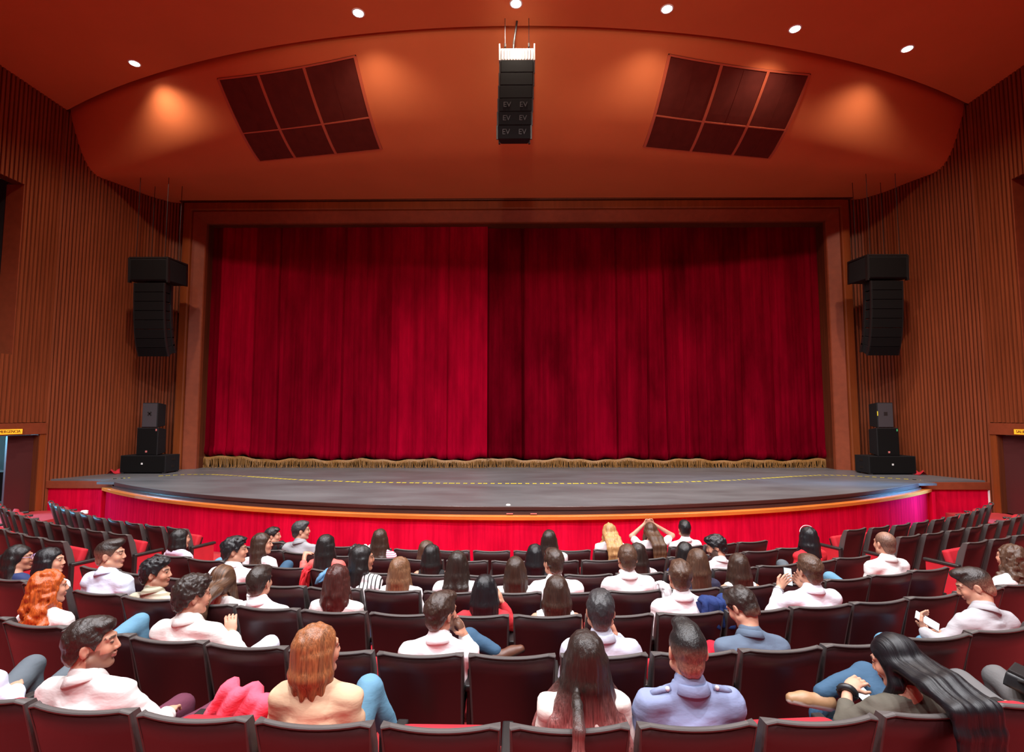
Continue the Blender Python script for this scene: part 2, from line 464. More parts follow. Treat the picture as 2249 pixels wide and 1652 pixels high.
    box(bm, lo, hi, 15.1, 15.2, .2, 4.05); box(bm, lo, hi, 9.5, 9.6, .2, 4.05)
    box(bm, lo, hi, 9.5, 15.2, 4.0, 4.08); box(bm, lo, hi, 9.5, 15.2, .25, .35)
    ps = tag(bm_obj('wall_passage_%s' % side, bm, M['passage']), kind='structure')
    bm = bmesh.new()
    box(bm, lo, hi, 14.98, 15.1, .35, 1.15); bm_obj('dado_panel', bm, M['gap'], ps)
    bm = bmesh.new()
    tube(bm, [(lo, 14.85, 1.22), (hi, 14.85, 1.22)], .035); bm_obj('handrail', bm, M['white_paint'], ps)
for s in (-1, 1): wall_side(s)
# back of the hall
bm = bmesh.new(); box(bm, -13, 13, -9.4, -9.2, 0, 11.3)
tag(bm_obj('wall_rear', bm, M['slat_back']), kind='structure')

# exit signs ------------------------------------------------------------------
def text_mesh(body, size, ext, name='letters'):
    c = bpy.data.curves.new('t', 'FONT'); c.body = body; c.size = size; c.extrude = ext; c.align_x = 'CENTER'; c.align_y = 'CENTER'; c.resolution_u = 2
    o = bpy.data.objects.new('t', c); COL.objects.link(o)
    bpy.context.view_layer.update()
    me = bpy.data.meshes.new_from_object(o.evaluated_get(bpy.context.evaluated_depsgraph_get()))
    bpy.data.objects.remove(o); me.name = name
    return me
sign_text = text_mesh('SALIDA DE EMERGENCIA', .098, .004); sign_text.materials.append(M['sign_text'])
for s in (-1, 1):
    r = thing('exit_sign', 'lit amber exit sign over the %s exit doorway' % ('left' if s < 0 else 'right'), 'sign', (s * (WX - .05), 12.26, 2.40), -s * math.pi / 2)
    bm = bmesh.new(); box(bm, -.64, .64, -.05, 0, -.085, .085, .008)
    bm_obj('sign_case', bm, M['frame_edge'], r)
    bm = bmesh.new(); box(bm, -.60, .60, -.056, -.045, -.06, .06)
    bm_obj('lit_panel', bm, M['sign_amber'], r)
    o = obj('lettering', sign_text, r); o.location = (0, -.060, 0); o.rotation_euler = (math.pi / 2, 0, 0)

# ================================================================== THE STAGE
R_A = 16.56; YC_A = 9.84 + R_A
def apron_path(r, x_end, n=64):
    a1 = math.asin(x_end / r)
    return [(r * math.sin(a), YC_A - r * math.cos(a), math.sin(a), -math.cos(a)) for a in np.linspace(-a1, a1, n)]
stage = thing('stage', 'thrust stage with black deck and red velvet front', 'stage', (0, 0, 0))
bm = bmesh.new()
front = [(x, y) for x, y, _, _ in apron_path(R_A, 10.0)]
outline = front + [(10.5, 13.25), (10.5, 13.72), (12.2, 13.78), (11.9, 14.5), (11.5, 15.7), (10.6, 16.6), (10.3, 18.2), (-10.3, 18.2), (-10.6, 16.6), (-11.5, 15.7), (-11.9, 14.5), (-12.2, 13.78), (-10.5, 13.72), (-10.5, 13.25)]
prism(bm, outline, DECK - .06, DECK)
bm_obj('deck', bm, M['deck'], stage)
bm = bmesh.new()                  # stepped dark edge boards following the arc
sweep(bm, apron_path(R_A, 10.0), [(-.06, 1.117), (.012, 1.117), (.02, 1.108), (.02, 1.052), (.008, 1.048), (-.06, 1.048)])
bm_obj('deck_nosing', bm, M['dark_edge'], stage)
bm = bmesh.new()
sweep(bm, apron_path(R_A, 10.05), [(-.1, 1.048), (.0, 1.048), (.0, 1.02), (.04, 1.015), (.045, .968), (-.1, .968)])
bm_obj('edge_board', bm, M['dark_edge'], stage)
bm = bmesh.new()
sweep(bm, apron_path(R_A, 10.35), [(-.1, .968), (.14, .968), (.155, .955), (.155, .895), (.14, .885), (-.1, .885)])
bm_obj('wood_trim', bm, M['orange_trim'], stage)
# gathered velvet skirt
bm = bmesh.new()
rnd = random.Random(11)
path = apron_path(R_A + .08, 10.45, 420)
ph = 0; P = []
for i, (x, y, nx, ny) in enumerate(path):
    centre = math.exp(-(x / 5.6) ** 4)
    row = []
    for z in (.89, .80, .6, .4, .2, .0):
        k = (.89 - z) / .89
        d = (.010 + .034 * centre) * k * math.sin(x * 6.6 + 1.6 * math.sin(x * 1.7)) + .006 * k * math.sin(x * 15 + 2 * math.sin(x * 3.1))
        row.append((x + nx * d, y + ny * d, z))
    P.append(row)
grid_mesh(bm, P)
bm_obj('velvet_skirt', bm, M['skirt'], stage, smooth=True)
for s in (-1, 1):                 # side wings of the stage
    bm = bmesh.new()
    box(bm, min(s * 10.42, s * 12.18), max(s * 10.42, s * 12.18), 13.68, 13.76, .90, 1.085, .006)
    bm_obj('wing_fascia', bm, M['frame'], stage)
    bm = bmesh.new()
    box(bm, min(s * 10.40, s * 12.16), max(s * 10.40, s * 12.16), 13.74, 13.95, .0, .905)
    box(bm, min(s * 10.40, s * 10.48), max(s * 10.40, s * 10.48), 13.3, 13.9, .0, .89)
    bm_obj('wing_velvet', bm, M['skirt'], stage)
    bm = bmesh.new()
    box(bm, min(s * 12.16, s * 12.20), max(s * 12.16, s * 12.20), 13.70, 14.0, .0, 1.08, .005)
    bm_obj('wing_end_board', bm, M['white_paint'] if s > 0 else M['frame'], stage)  # right board white in place of wood, standing for its lit edge
bm = bmesh.new()
for xx in (-.02, .42): box(bm, xx - .06, xx + .06, 9.775, 9.80, .985, 1.0)
bm_obj('red_edge_mark', bm, M['logo_red'], stage)
bm = bmesh.new()
bmesh.ops.create_cone(bm, cap_ends=True, segments=16, radius1=.045, radius2=.035, depth=.02, matrix=Matrix.Translation((-.05, 9.95, DECK + .01)))
tag(bm_obj('floor_socket', bm, M['white_paint']), 'small round white floor fitting at the stage edge, centre', 'fitting')

# dashed yellow tape line
pts = [(-10.57, 13.86), (-10.4, 14.0), (-9.74, 14.55), (-9.2, 14.9), (-8.6, 14.93), (-7.7, 14.62), (-5.65, 13.75), (-3.7, 13.25), (-1.8, 13.08), (0, 13.05)]
pts = pts + [(-x, y) for x, y in pts[-2::-1]]
dense = []
for (x0, y0), (x1, y1) in zip(pts[:-1], pts[1:]):
    for t in np.linspace(0, 1, 40, endpoint=False): dense.append((x0 + (x1 - x0) * t, y0 + (y1 - y0) * t))
bm = bmesh.new(); acc = 0; start = None
for (x0, y0), (x1, y1) in zip(dense[:-1], dense[1:]):
    acc += math.hypot(x1 - x0, y1 - y0)
    if (acc % .17) < .095 and not (-10.3 < x0 < -9.8):
        d = Vector((x1 - x0, y1 - y0, 0)).normalized() * .003; n = Vector((-d.y, d.x, 0)).normalized() * .055
        a, b_ = Vector((x0, y0, DECK + .0025)) - d, Vector((x1, y1, DECK + .0025)) + d
        bm.faces.new([bm.verts.new(v) for v in (a - n, b_ - n, b_ + n, a + n)])
o = tag(bm_obj('tape_line', bm, M['tape']), 'dashed yellow tape line curving across the black stage deck', 'tape', kind='stuff')

# curtains ---------------------------------------------------------------------
def curtain(name, label, x0, x1, y0, m, seed):
    root = thing(name, label, 'curtain', (0, 0, 0))
    rnd = random.Random(seed)
    nx = int((x1 - x0) / .022); nz = 34
    # folds: sums of irregular pleats, deep seams at random places
    ph = [rnd.uniform(0, 6.28) for _ in range(6)]
    seams = []
    x = x0 + .15
    while x < x1 - .1:
        seams.append((x, rnd.choice((.03, .05, .13, .16)), rnd.uniform(.035, .06))); x += rnd.uniform(.28, .85)
    xs = np.linspace(x0, x1, nx)
    drift = [rnd.uniform(-.10, .10) for _ in seams]
    base = np.zeros((nx, nz)); zs = np.linspace(0, 1, nz)        # 0 bottom
    hem = 1.36 + .03 * np.sin(xs * 3.1 + ph[0]) + .02 * np.sin(xs * 8.3 + ph[1]) + .13 * np.exp(-((xs + 10.1) / 1.6) ** 2) - .03 * np.exp(-((xs - 7.5) / 1.0) ** 2)
    V = np.zeros((nx, nz, 3))
    for j, t in enumerate(zs):
        low = (1 - t)
        xx = xs
        y = .009 * np.sin(xx * 24 + 1.3 * np.sin(xx * 2.3 + ph[2]) + ph[3]) * (.6 + .4 * low) + .024 * np.sin(xx * 7.5 + 2.2 * np.sin(xx * 1.1 + ph[4]) + .25 * low) * (.4 + .8 * low) + .003 * np.sin(xx * 47 + ph[5])
        for (sx, dp, wd), dr in zip(seams, drift):
            c = sx + dr * low
            y += dp * (.5 + .7 * low) * np.exp(-((xx - c) / (wd * .55)) ** 2)
        # gathered, tucked hem
        if t < .075:
            q = t / .075
            sc = .05 * np.abs(np.sin(xx * 5.3 + 1.5 * np.sin(xx * 1.9 + ph[1])))
            y += -.09 * math.sin(math.pi * min(1, q)) + .06 * (1 - q) - .05 * (1 - q) ** .5 * 0 + sc * (1 - q)
        z = hem + (9.25 - hem) * (t ** 1.25 if t < 1 else 1)
        if t < .075: z = z + .05 * np.abs(np.sin(xx * 5.3 + 1.5 * np.sin(xx * 1.9 + ph[1]))) * (1 - t / .075)
        V[:, j, 0] = xx; V[:, j, 1] = y0 + y; V[:, j, 2] = z
    idx = np.arange(nx * nz).reshape(nx, nz)
    Q = np.stack([idx[:-1, :-1], idx[1:, :-1], idx[1:, 1:], idx[:-1, 1:]], -1).reshape(-1, 4)
    obj('drape', me_np('drape', V.reshape(-1, 3), Q, True, [m]), root)
    # gold fringe: a heading band and hanging cords
    bm = bmesh.new()
    grid_mesh(bm, [[(float(x), y0 + .01 + .02 * math.sin(x * 6), float(h) + .02), (float(x), y0 - .015 + .02 * math.sin(x * 6), float(h) - .07)] for x, h in list(zip(xs, hem))[::6]])
    bm_obj('fringe_heading', bm, M['gold'], root)
    bm = bmesh.new()
    x = x0
    while x < x1:
        h = float(np.interp(x, xs, hem)); yy = y0 - .02 + .02 * math.sin(x * 6) + rnd.uniform(-.02, .02)
        dx, dy = rnd.uniform(-.035, .035), rnd.uniform(-.03, .03)
        r = rnd.uniform(.007, .012)
        q = [(x, yy, h - .03), (x + dx * .4, yy + dy * .4, 1.24), (x + dx, yy + dy, DECK + rnd.uniform(.004, .03)), (x + dx + rnd.uniform(-.05, .05), yy - .03, DECK + .006)]
        tube(bm, q, r, 3)
        x += rnd.uniform(.012, .026)
    tag(bm_obj('fringe', bm, M['gold'], root), kind='stuff')
    return root
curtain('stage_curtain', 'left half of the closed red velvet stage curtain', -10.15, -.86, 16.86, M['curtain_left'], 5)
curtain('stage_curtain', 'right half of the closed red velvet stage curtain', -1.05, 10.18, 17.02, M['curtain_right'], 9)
bm = bmesh.new(); box(bm, -10.6, 10.6, 18.1, 18.2, 0, 11.2)
tag(bm_obj('wall_stage_rear', bm, M['black_void']), kind='structure')

# valance vents -----------------------------------------------------------------
for nm, cs in (('left', ((-7.05, 11.92, 10.85), (-3.53, 11.19, 10.88), (-3.41, 13.08, 9.7), (-6.88, 13.66, 9.69))),
               ('right', ((3.53, 11.21, 10.86), (7.04, 11.92, 10.85), (6.87, 13.67, 9.69), (3.39, 13.06, 9.71)))):
    A, B, C_, D = [Vector(c) for c in cs]          # corners of the vent on the bulkhead
    r = thing('ceiling_vent', 'dark six-panel vent in the orange bulkhead, %s of the hanging speakers' % nm, 'vent', (0, 0, 0))
    def pt(u, v, off):
        p = (A * (1 - u) + B * u) * (1 - v) + (D * (1 - u) + C_ * u) * v
        z = valance_z(p.x, p.y)
        dzy = (valance_z(p.x, p.y + .05) - valance_z(p.x, p.y - .05)) / .1
        n = Vector((0, dzy, -1)).normalized()
        return Vector((p.x, p.y, z)) + n * off
    def slab(name, u0, u1, v0, v1, o0, o1, m, nu=2, nv=8):
        bm = bmesh.new()
        t_ = grid_mesh(bm, [[pt(u0 + (u1 - u0) * i / nu, v0 + (v1 - v0) * j / nv, o1) for j in range(nv + 1)] for i in range(nu + 1)])
        b_ = grid_mesh(bm, [[pt(u0 + (u1 - u0) * i / nu, v0 + (v1 - v0) * j / nv, o0) for j in range(nv + 1)] for i in range(nu + 1)])
        for i in range(nu):
            bm.faces.new((t_[i][0], t_[i + 1][0], b_[i + 1][0], b_[i][0])); bm.faces.new((t_[i][nv], t_[i + 1][nv], b_[i + 1][nv], b_[i][nv]))
        for j in range(nv):
            bm.faces.new((t_[0][j], t_[0][j + 1], b_[0][j + 1], b_[0][j])); bm.faces.new((t_[nu][j], t_[nu][j + 1], b_[nu][j + 1], b_[nu][j]))
        return bm_obj(name, bm, m, r, smooth=False)
    us = (0, .305, .64, 1) if nm == 'left' else (0, .36, .695, 1); vs_ = (0, .56, 1)
    slab('backing', -.008, 1.008, -.01, 1.01, -.005, .006, M['gap'], 6, 10)
    for i in range(3):
        for j in range(2):
            slab('vent_panel', us[i] + .012, us[i + 1] - .012, vs_[j] + .012, vs_[j + 1] - .012, .004, .016, M['grille_panel'], 2, 6)
            um = (us[i] + us[i + 1]) / 2
            slab('seam_strip', um - .004, um + .004, vs_[j] + .012, vs_[j + 1] - .012, .014, .021, M['grille_panel'], 1, 6)
    for u in us: slab('frame_bar', u - .010, u + .010, 0, 1, .0, .03, M['vent_frame'], 1, 12)
    for v in vs_: slab('frame_bar', 0, 1, v - .008, v + .008, .0, .026, M['vent_frame'], 6, 1)

# recessed downlights ------------------------------------------------------------
LAMP = 1450.0
for i, (lx, ly, nm) in enumerate(((-8.95, 11.72, 'leftmost'), (-3.17, 10.23, 'second from left'), (.10, 10.02, 'directly above the central speakers'), (3.2, 10.2, 'third from right'), (6.12, 10.79, 'second from right'), (9.0, 11.44, 'rightmost'))):
    r = thing('recessed_downlight', 'bright round downlight in the orange ceiling, %s' % nm, 'ceiling light', (lx, ly, CEIL), group='downlights along the curved ceiling edge')
    bm = bmesh.new()
    ring = []
    for k in range(24):
        a = 2 * math.pi * k / 24; c, s_ = math.cos(a), math.sin(a)
        ring.append([bm.verts.new((c * q, s_ * q, z)) for q, z in ((.135, 0), (.13, -.012), (.108, -.014), (.100, .0))])
    for k in range(24):
        for j in range(3): bm.faces.new((ring[k][j], ring[(k + 1) % 24][j], ring[(k + 1) % 24][j + 1], ring[k][j + 1]))
    bm_obj('trim_ring', bm, M['white_paint'], r, smooth=True)
    bm = bmesh.new(); bmesh.ops.create_circle(bm, cap_ends=True, segments=24, radius=.104, matrix=Matrix.Translation((0, 0, -.006)))
    bm_obj('lens', bm, M['lens'], r)
    spot((lx, ly, CEIL - .03), (lx * .97, ly + 1.0, CEIL - 5), LAMP * (1.0 if abs(lx) > 1 else .25), (1.0, .84, .68), 140, 1.0, .10, 'downlight_lamp')

# speakers -----------------------------------------------------------------------
def cab(bm, wd, h, d, M4, back=.8):
    """loudspeaker cabinet: full front, narrower back"""
    b = back
    pts = [(-wd / 2, 0, -h / 2), (wd / 2, 0, -h / 2), (wd / 2 * b, d, -h / 2 * b), (-wd / 2 * b, d, -h / 2 * b), (-wd / 2, 0, h / 2), (wd / 2, 0, h / 2), (wd / 2 * b, d, h / 2 * b), (-wd / 2 * b, d, h / 2 * b)]
    vs = [bm.verts.new(M4 @ Vector(p)) for p in pts]
    fs = [bm.faces.new([vs[i] for i in f]) for f in ((0, 3, 2, 1), (4, 5, 6, 7), (0, 1, 5, 4), (1, 2, 6, 5), (2, 3, 7, 6), (3, 0, 4, 7))]
    bmesh.ops.bevel(bm, geom=list({e for f in fs for e in f.edges}), offset=.012, segments=1, affect='EDGES')
ev_text = text_mesh('EV', .15, .003); ev_text.materials.append(M['logo_grey'])
def element(root, wd, h, d, M4, logos=False, mat_=None, yaw0=0):
    bm = bmesh.new(); cab(bm, wd, h * .985, d, M4, .82)
    e = bm_obj('array_element', bm, M['speaker_box'], root)
    bm = bmesh.new(); box(bm, -wd / 2 * .94, wd / 2 * .94, -.012, .004, -h / 2 * .93, h / 2 * .93, .004, M4)
    bm_obj('front_grille', bm, mat_ or M['speaker_grille'], e)
    bm = bmesh.new()
    for s in (-1, 1):
        box(bm, s * wd / 2 - .018, s * wd / 2 + .018, .0, .05, -h / 2, h / 2, .004, M4)
        box(bm, s * wd / 2 * .9 - .02, s * wd / 2 * .9 + .02, d * .7, d * .7 + .08, -h / 2, h / 2, .004, M4)
    bm_obj('rigging_plate', bm, M['black_metal'], e)
    if logos:
        for s in (-1, 1):
            o = obj('logo', ev_text, e)
            o.matrix_world = M4 @ Matrix.Translation((s * wd * .24, -.017, 0)) @ Matrix.Rotation(math.pi / 2, 4, 'X') @ Matrix.Shear('XZ', 4, (.0, 0)) 
for s in (-1, 1):
    side = 'left' if s < 0 else 'right'
    x0 = s * 10.32 if s < 0 else 10.42
    r = thing('speaker_column', 'black hanging speaker column with wide top box, %s of the curtain' % side, 'speaker', (0, 0, 0), group='hanging speaker columns beside the curtain')
    bm = bmesh.new(); Mt = Matrix.Translation((x0, 14.42, 6.90)) @ Matrix.Rotation(math.radians(3), 4, 'X')
    cab(bm, 1.14, .62, .85, Mt, .97)
    e = bm_obj('subwoofer', bm, M['speaker_box'], r)
    bm = bmesh.new(); box(bm, -.50, .50, -.014, .006, -.28, .28, .006, Mt); bm_obj('front_grille', bm, M['speaker_grille'], e)
    bm = bmesh.new()
    for k in (-1, 1):
        box(bm, k * .55 - .022, k * .55 + .022, -.02, .08, -.36, .34, .006, Mt)
        box(bm, k * .5 - .03, k * .5 + .03, .78, .95, -.30, .36, .006, Mt)
    box(bm, -.56, .56, .0, .9, .32, .37, .01, Mt)
    bm_obj('rigging_frame', bm, M['black_metal'], r)
    y, z, ang = 14.40, 6.52, 2.0
    for i in range(8):
        h = .262
        A = math.radians(ang)
        zc = z - math.cos(A) * h / 2; yc = y + math.sin(A) * h / 2
        Mt = Matrix.Translation((x0 + s * -.06, yc, zc)) @ Matrix.Rotation(A, 4, 'X')
        element(r, .86, h, .48, Mt)
        z -= math.cos(A) * h; y += math.sin(A) * h
        ang += (1.0, 1.0, 1.5, 2, 3, 5, 7, 8)[i]
    bm = bmesh.new()
    for k in (-.42, .40):
        for yy in (14.5, 15.1): tube(bm, [(x0 + k, yy, 7.2), (x0 + k, yy, valance_z(x0 + k, yy) + .05)], .008, 5)
    bm_obj('hanging_cable', bm, M['black_metal'], r)
# centre cluster, lit from above by the lamp over it
r = thing('speaker_column', 'narrow black speaker column hanging at the ceiling centre with pale steel top', 'speaker', (0, 0, 0), group='hanging speaker column in the centre')
y, z, ang = 10.28, 10.10, 0.0
for i in range(6):
    h = .272; A = math.radians(ang)
    Mt = Matrix.Translation((.12 - .012 * i, y + math.sin(A) * h / 2, z - math.cos(A) * h / 2)) @ Matrix.Rotation(A, 4, 'X')
    element(r, .70, h, .42, Mt, logos=i >= 3)
    z -= math.cos(A) * h; y += math.sin(A) * h
    ang += (1, 1, 2, 3, 5, 5)[i]
bm = bmesh.new()
box(bm, -.22, .46, 10.29, 10.62, 10.11, 10.36, .012)
for k in range(12): box(bm, -.20 + k * .057, -.175 + k * .057, 10.275, 10.30, 10.12, 10.35, .004)
bm_obj('rigging_bumper', bm, M['steel'], r)
bm = bmesh.new()
for x in (-.24, .48): box(bm, x - .015, x + .015, 10.25, 10.65, 10.08, 10.44, .005)
bm_obj('rigging_plate', bm, M['steel'], r)
bm = bmesh.new()
for x in (-.13, .37):
    tube(bm, [(x, 10.42, 10.36), (x, 10.42, CEIL)], .007, 5)
    box(bm, x - .018, x + .018, 10.40, 10.44, 10.48, 10.56, .004)
bm_obj('hanging_cable', bm, M['black_metal'], r)
bm = bmesh.new(); tube(bm, [(.04, 10.45, 10.36), (.05, 10.47, 10.6), (.09, 10.50, 10.9), (.12, 10.50, CEIL)], .022, 8)
bm_obj('power_cable', bm, M['black_plastic'], r)

# speaker stacks on the stage --------------------------------------------------------
def badge(root, x, y, z, sz, m):
    bm = bmesh.new(); box(bm, x - sz / 2, x + sz / 2, y - .008, y, z - sz / 2, z + sz / 2, .003)
    bm_obj('logo_badge', bm, m, root)
for s in (-1, 1):
    side = 'left' if s < 0 else 'right'
    xo = 10.66 if s < 0 else 10.72
    r = thing('subwoofer', 'long low black subwoofer on the stage, %s of the curtain' % side, 'speaker', (s * xo, 15.08, DECK), group='ground speaker stacks')
    bm = bmesh.new(); box(bm, -.66, .66, 0, .62, .035, .52, .012); bm_obj('cabinet', bm, M['speaker_box'], r)
    bm = bmesh.new(); box(bm, -.63, .63, -.012, .004, .06, .50, .006); bm_obj('front_grille', bm, M['speaker_grille'], r)
    bm = bmesh.new()
    for a in (-.6, .6):
        for b in (.05, .56): box(bm, a - .04, a + .04, b - .04, b + .04, 0, .04, .008)
    bm_obj('rubber_foot', bm, M['black_plastic'], r)
    bm = bmesh.new()
    for zz in (.15, .36): box(bm, -s * .662 - .006, -s * .662 + .006, .25, .40, zz, zz + .07, .004)
    bm_obj('side_handle', bm, M['black_metal'], r)
    badge(r, -.02 if s < 0 else .0, -.012, .285, .05, M['white_paint'])
    r2 = thing('loudspeaker', 'tall black speaker box standing on the %s subwoofer' % side, 'speaker', (s * (xo - .06), 15.12, DECK + .52), group='ground speaker stacks')
    bm = bmesh.new(); cab(bm, .62, .80, .42, Matrix.Translation((0, 0, .40)), .86); bm_obj('cabinet', bm, M['speaker_box'], r2)
    bm = bmesh.new(); box(bm, -.285, .285, -.014, .004, .03, .77, .006); bm_obj('front_grille', bm, M['speaker_grille'], r2)
    badge(r2, 0, -.014, .11, .055, M['logo_red'])
    bm = bmesh.new(); box(bm, -.02, .02, -.016, -.004, .70, .76, .003)
    o = bm_obj('indicator_sticker', bm, M['logo_red'] if s < 0 else mat('green_sticker', (.05, .4, .16), .5), r2); o.location = (.26 , 0, 0)
    r3 = thing('loudspeaker', 'small black speaker box with cross emblem, topmost of the %s stack' % side, 'speaker', (s * (xo - .08), 15.15, DECK + 1.32), group='ground speaker stacks')
    bm = bmesh.new(); cab(bm, .46, .72, .40, Matrix.Translation((0, 0, .36)), .88); bm_obj('cabinet', bm, M['speaker_box'], r3)
    bm = bmesh.new(); box(bm, -.21, .21, -.014, .004, .02, .70, .006); bm_obj('front_grille', bm, mat('dark_grey_grille', (.05, .046, .052), .5), r3)
    bm = bmesh.new()
    if s < 0:
        for a in (45, -45): box(bm, -.075, .075, -.004, .004, -.022, .022, .004, Matrix.Translation((0, -.016, .40)) @ Matrix.Rotation(math.radians(a), 4, 'Y'))
    else:
        box(bm, -.05, .05, -.022, -.012, .35, .45, .004)
    bm_obj('emblem', bm, M['black_plastic'], r3)
    if s > 0:
        bm = bmesh.new(); box(bm, -.232, -.216, -.02, .0, .34, .47, .003); bm_obj('yellow_tag', bm, M['tape'], r3)
    # folded red cloth left beside the sub
    bm = bmesh.new()
    P = []
    for i in range(9):
        P.append([(s * (11.38 + .03 * math.sin(i) + .05 * j - .012 * i), 14.95 + .045 * i, DECK + .01 + .10 * math.exp(-((j - 2) / 1.2) ** 2) * (1 + .4 * math.sin(i * 1.7)) ) for j in range(-1, 6)])
    grid_mesh(bm, P)
    tag(bm_obj('cloth', bm, M['red_fabric'], smooth=True), 'crumpled red cloth on the stage beside the %s subwoofer' % side, 'cloth')
HEADS={1:(0,-7,(-0.145,0.241,1.096)),2:(2,-6,(0.046,0.24,1.232)),3:(1,-5,(-0.165,0.241,1.292)),4:(2,-4,(-0.189,0.241,1.262)),5:(1,-3,(-0.087,0.24,1.24)),7:(3,-2,(0.17,0.241,1.273)),8:(3,-1,(0.007,0.24,1.177)),9:(4,-3,(-0.068,0.24,1.222)),10:(4,-4,(-0.213,0.241,1.185)),11:(4,-5,(-0.026,0.24,1.177)),12:(3,-4,(-0.112,0.24,1.299)),13:(2,-8,(-0.141,0.241,1.196)),14:(4,-6,(-0.166,0.241,1.195)),15:(4,-7,(-0.16,0.241,1.314)),16:(4,-9,(-0.244,0.242,1.171)),17:(4,-8,(-0.288,0.243,1.189)),18:(5,-6,(-0.197,0.241,1.217)),19:(5,-4,(-0.025,0.24,1.261)),20:(6,-4,(-0.191,0.241,1.241)),21:(6,-6,(0.116,0.24,1.224)),23:(6,-2,(-0.086,0.24,1.262)),24:(5,-1,(0.08,0.27,1.211)),25:(4,-1,(0.061,0.24,1.168)),26:(3,0,(0.013,0.24,1.241)),27:(2,-2,(-0.046,0.24,1.195)),28:(1,-2,(-0.007,0.24,1.117)),29:(2,0,(-0.001,0.24,1.204)),30:(1,1,(-0.079,0.24,1.261)),31:(3,1,(0.02,0.24,1.194)),32:(3,2,(-0.162,0.241,1.264)),33:(4,0,(0.089,0.24,1.166)),34:(5,1,(0.029,0.27,1.222)),35:(0,2,(0.034,0.24,1.254)),36:(0,3,(0.106,0.24,1.249)),37:(0,4,(0.101,0.24,1.255)),38:(2,2,(0.055,0.24,1.201)),39:(3,3,(0.004,0.24,1.289)),40:(2,3,(0.062,0.24,1.192)),41:(3,4,(0.154,0.241,1.237)),42:(4,2,(0.018,0.24,1.267)),43:(2,4,(-0.041,0.32,1.225)),44:(3,5,(0.042,0.24,1.177)),45:(5,3,(-0.022,0.42,1.17)),47:(2,6,(0.095,0.24,1.276)),48:(4,4,(0.081,0.24,1.271)),49:(3,8,(0.196,0.241,1.298)),50:(5,6,(0.24,0.362,1.223)),51:(4,8,(0.265,0.242,1.208)),52:(6,0,(0.102,0.24,1.243)),53:(6,1,(0.046,0.24,1.272)),54:(6,3,(0.067,0.3,1.15)),55:(6,5,(-0.048,0.24,1.212))}
# ================================================================== SEATS
DELTA = {'C': [(-.638, -.124, .048), (-2.537, .066, .069), (-2.38, .001, .108), (-1.761, -.017, .076), (-2.144, .09, .013), (-3.366, .139, .009), (-2.504, .023, .016)],
         'L': [(0, -1.325, -.716), (0, -1.095, -.542), (0, -.211, -.154), (0, -.2, -.15)],
         'R': [(0, 1.613, -.837), (0, 1.135, -.543), (0, .885, -.454), (0, .8, -.42)]}
CENTRE = [(.145, 1.01, -7, 6), (-.329, .995, -7, 7), (.14, .995, -8, 7), (-1.27, .988, -7, 9), (.198, .985, -9, 8), (-.265, .985, -7, 7), (.2, 1.0, -6, 5)]
def seat_s(row, k):
    a0, st, _, _ = CENTRE[row]
    return a0 + st * k + .45 - (.2 if row == 4 and k <= -8 else 0)      # a wider gap before the last seats of that row
def seat_frame(row, s, block='C'):
    R = R0 + DR * row; th = s * PITCH / R
    a, b, c = DELTA[block][row]; r = R + a * th * th + b * th + c
    return (r * math.sin(th), CY - r * math.cos(th), floor_z(row), th)
TOPZ = .95
SW = .502
def back_pt(u, v, off):
    """point of the backrest: u -1..1 across, v 0 bottom .. 1 top, off towards the sitter"""
    wd = SW * (.93 + .07 * v)
    z = .36 + v * (TOPZ - .013 * (1 - u * u) - .016 * (max(0.0, abs(u) - .84) / .16) ** 2 * v ** 8 - .36)
    y = .13 * (1 - v) + .030 * u * u * (.4 + .6 * v) - .034 * v + off
    return (u * wd / 2, y, z)
def shell_mesh():
    bm = bmesh.new(); us = np.linspace(-1, 1, 11); vs = np.linspace(0, 1, 6)
    a = grid_mesh(bm, [[back_pt(u, v, 0) for v in vs] for u in us])
    b = grid_mesh(bm, [[back_pt(u, v, .018) for v in vs] for u in us])
    for i in range(10):
        bm.faces.new((a[i][0], a[i + 1][0], b[i + 1][0], b[i][0])); bm.faces.new((a[i][5], a[i + 1][5], b[i + 1][5], b[i][5]))
    return bm
def rim_mesh():
    bm = bmesh.new()
    path = [(-1, v) for v in np.linspace(.06, 1, 5)] + [(u, 1) for u in np.linspace(-.84, .84, 11)] + [(1, v) for v in np.linspace(1, .06, 5)]
    rings = []
    for i, (u, v) in enumerate(path):
        c = Vector(back_pt(u, v, .013))
        inw = Vector((-u if abs(u) > .99 else 0, 0, -1 if v > .99 else 0)).normalized() if (abs(u) > .99 or v > .99) else Vector((0, 0, -1))
        out = -inw
        dp = .056 if abs(u) > .99 and v < .97 else (.03 if abs(u) > .99 else 0.0)
        rings.append([bm.verts.new(c + out * a + Vector((0, b + (dp if b > .003 else 0), 0))) for a, b in ((.005, -.013), (.0075, .0), (.005, .010), (-.006, .012), (-.007, -.015), (.0, -.017))])
    for A, B in zip(rings[:-1], rings[1:]):
        for k in range(6): bm.faces.new((A[k], A[(k + 1) % 6], B[(k + 1) % 6], B[k]))
    bm.faces.new(rings[0]); bm.faces.new(rings[-1])
    return bm
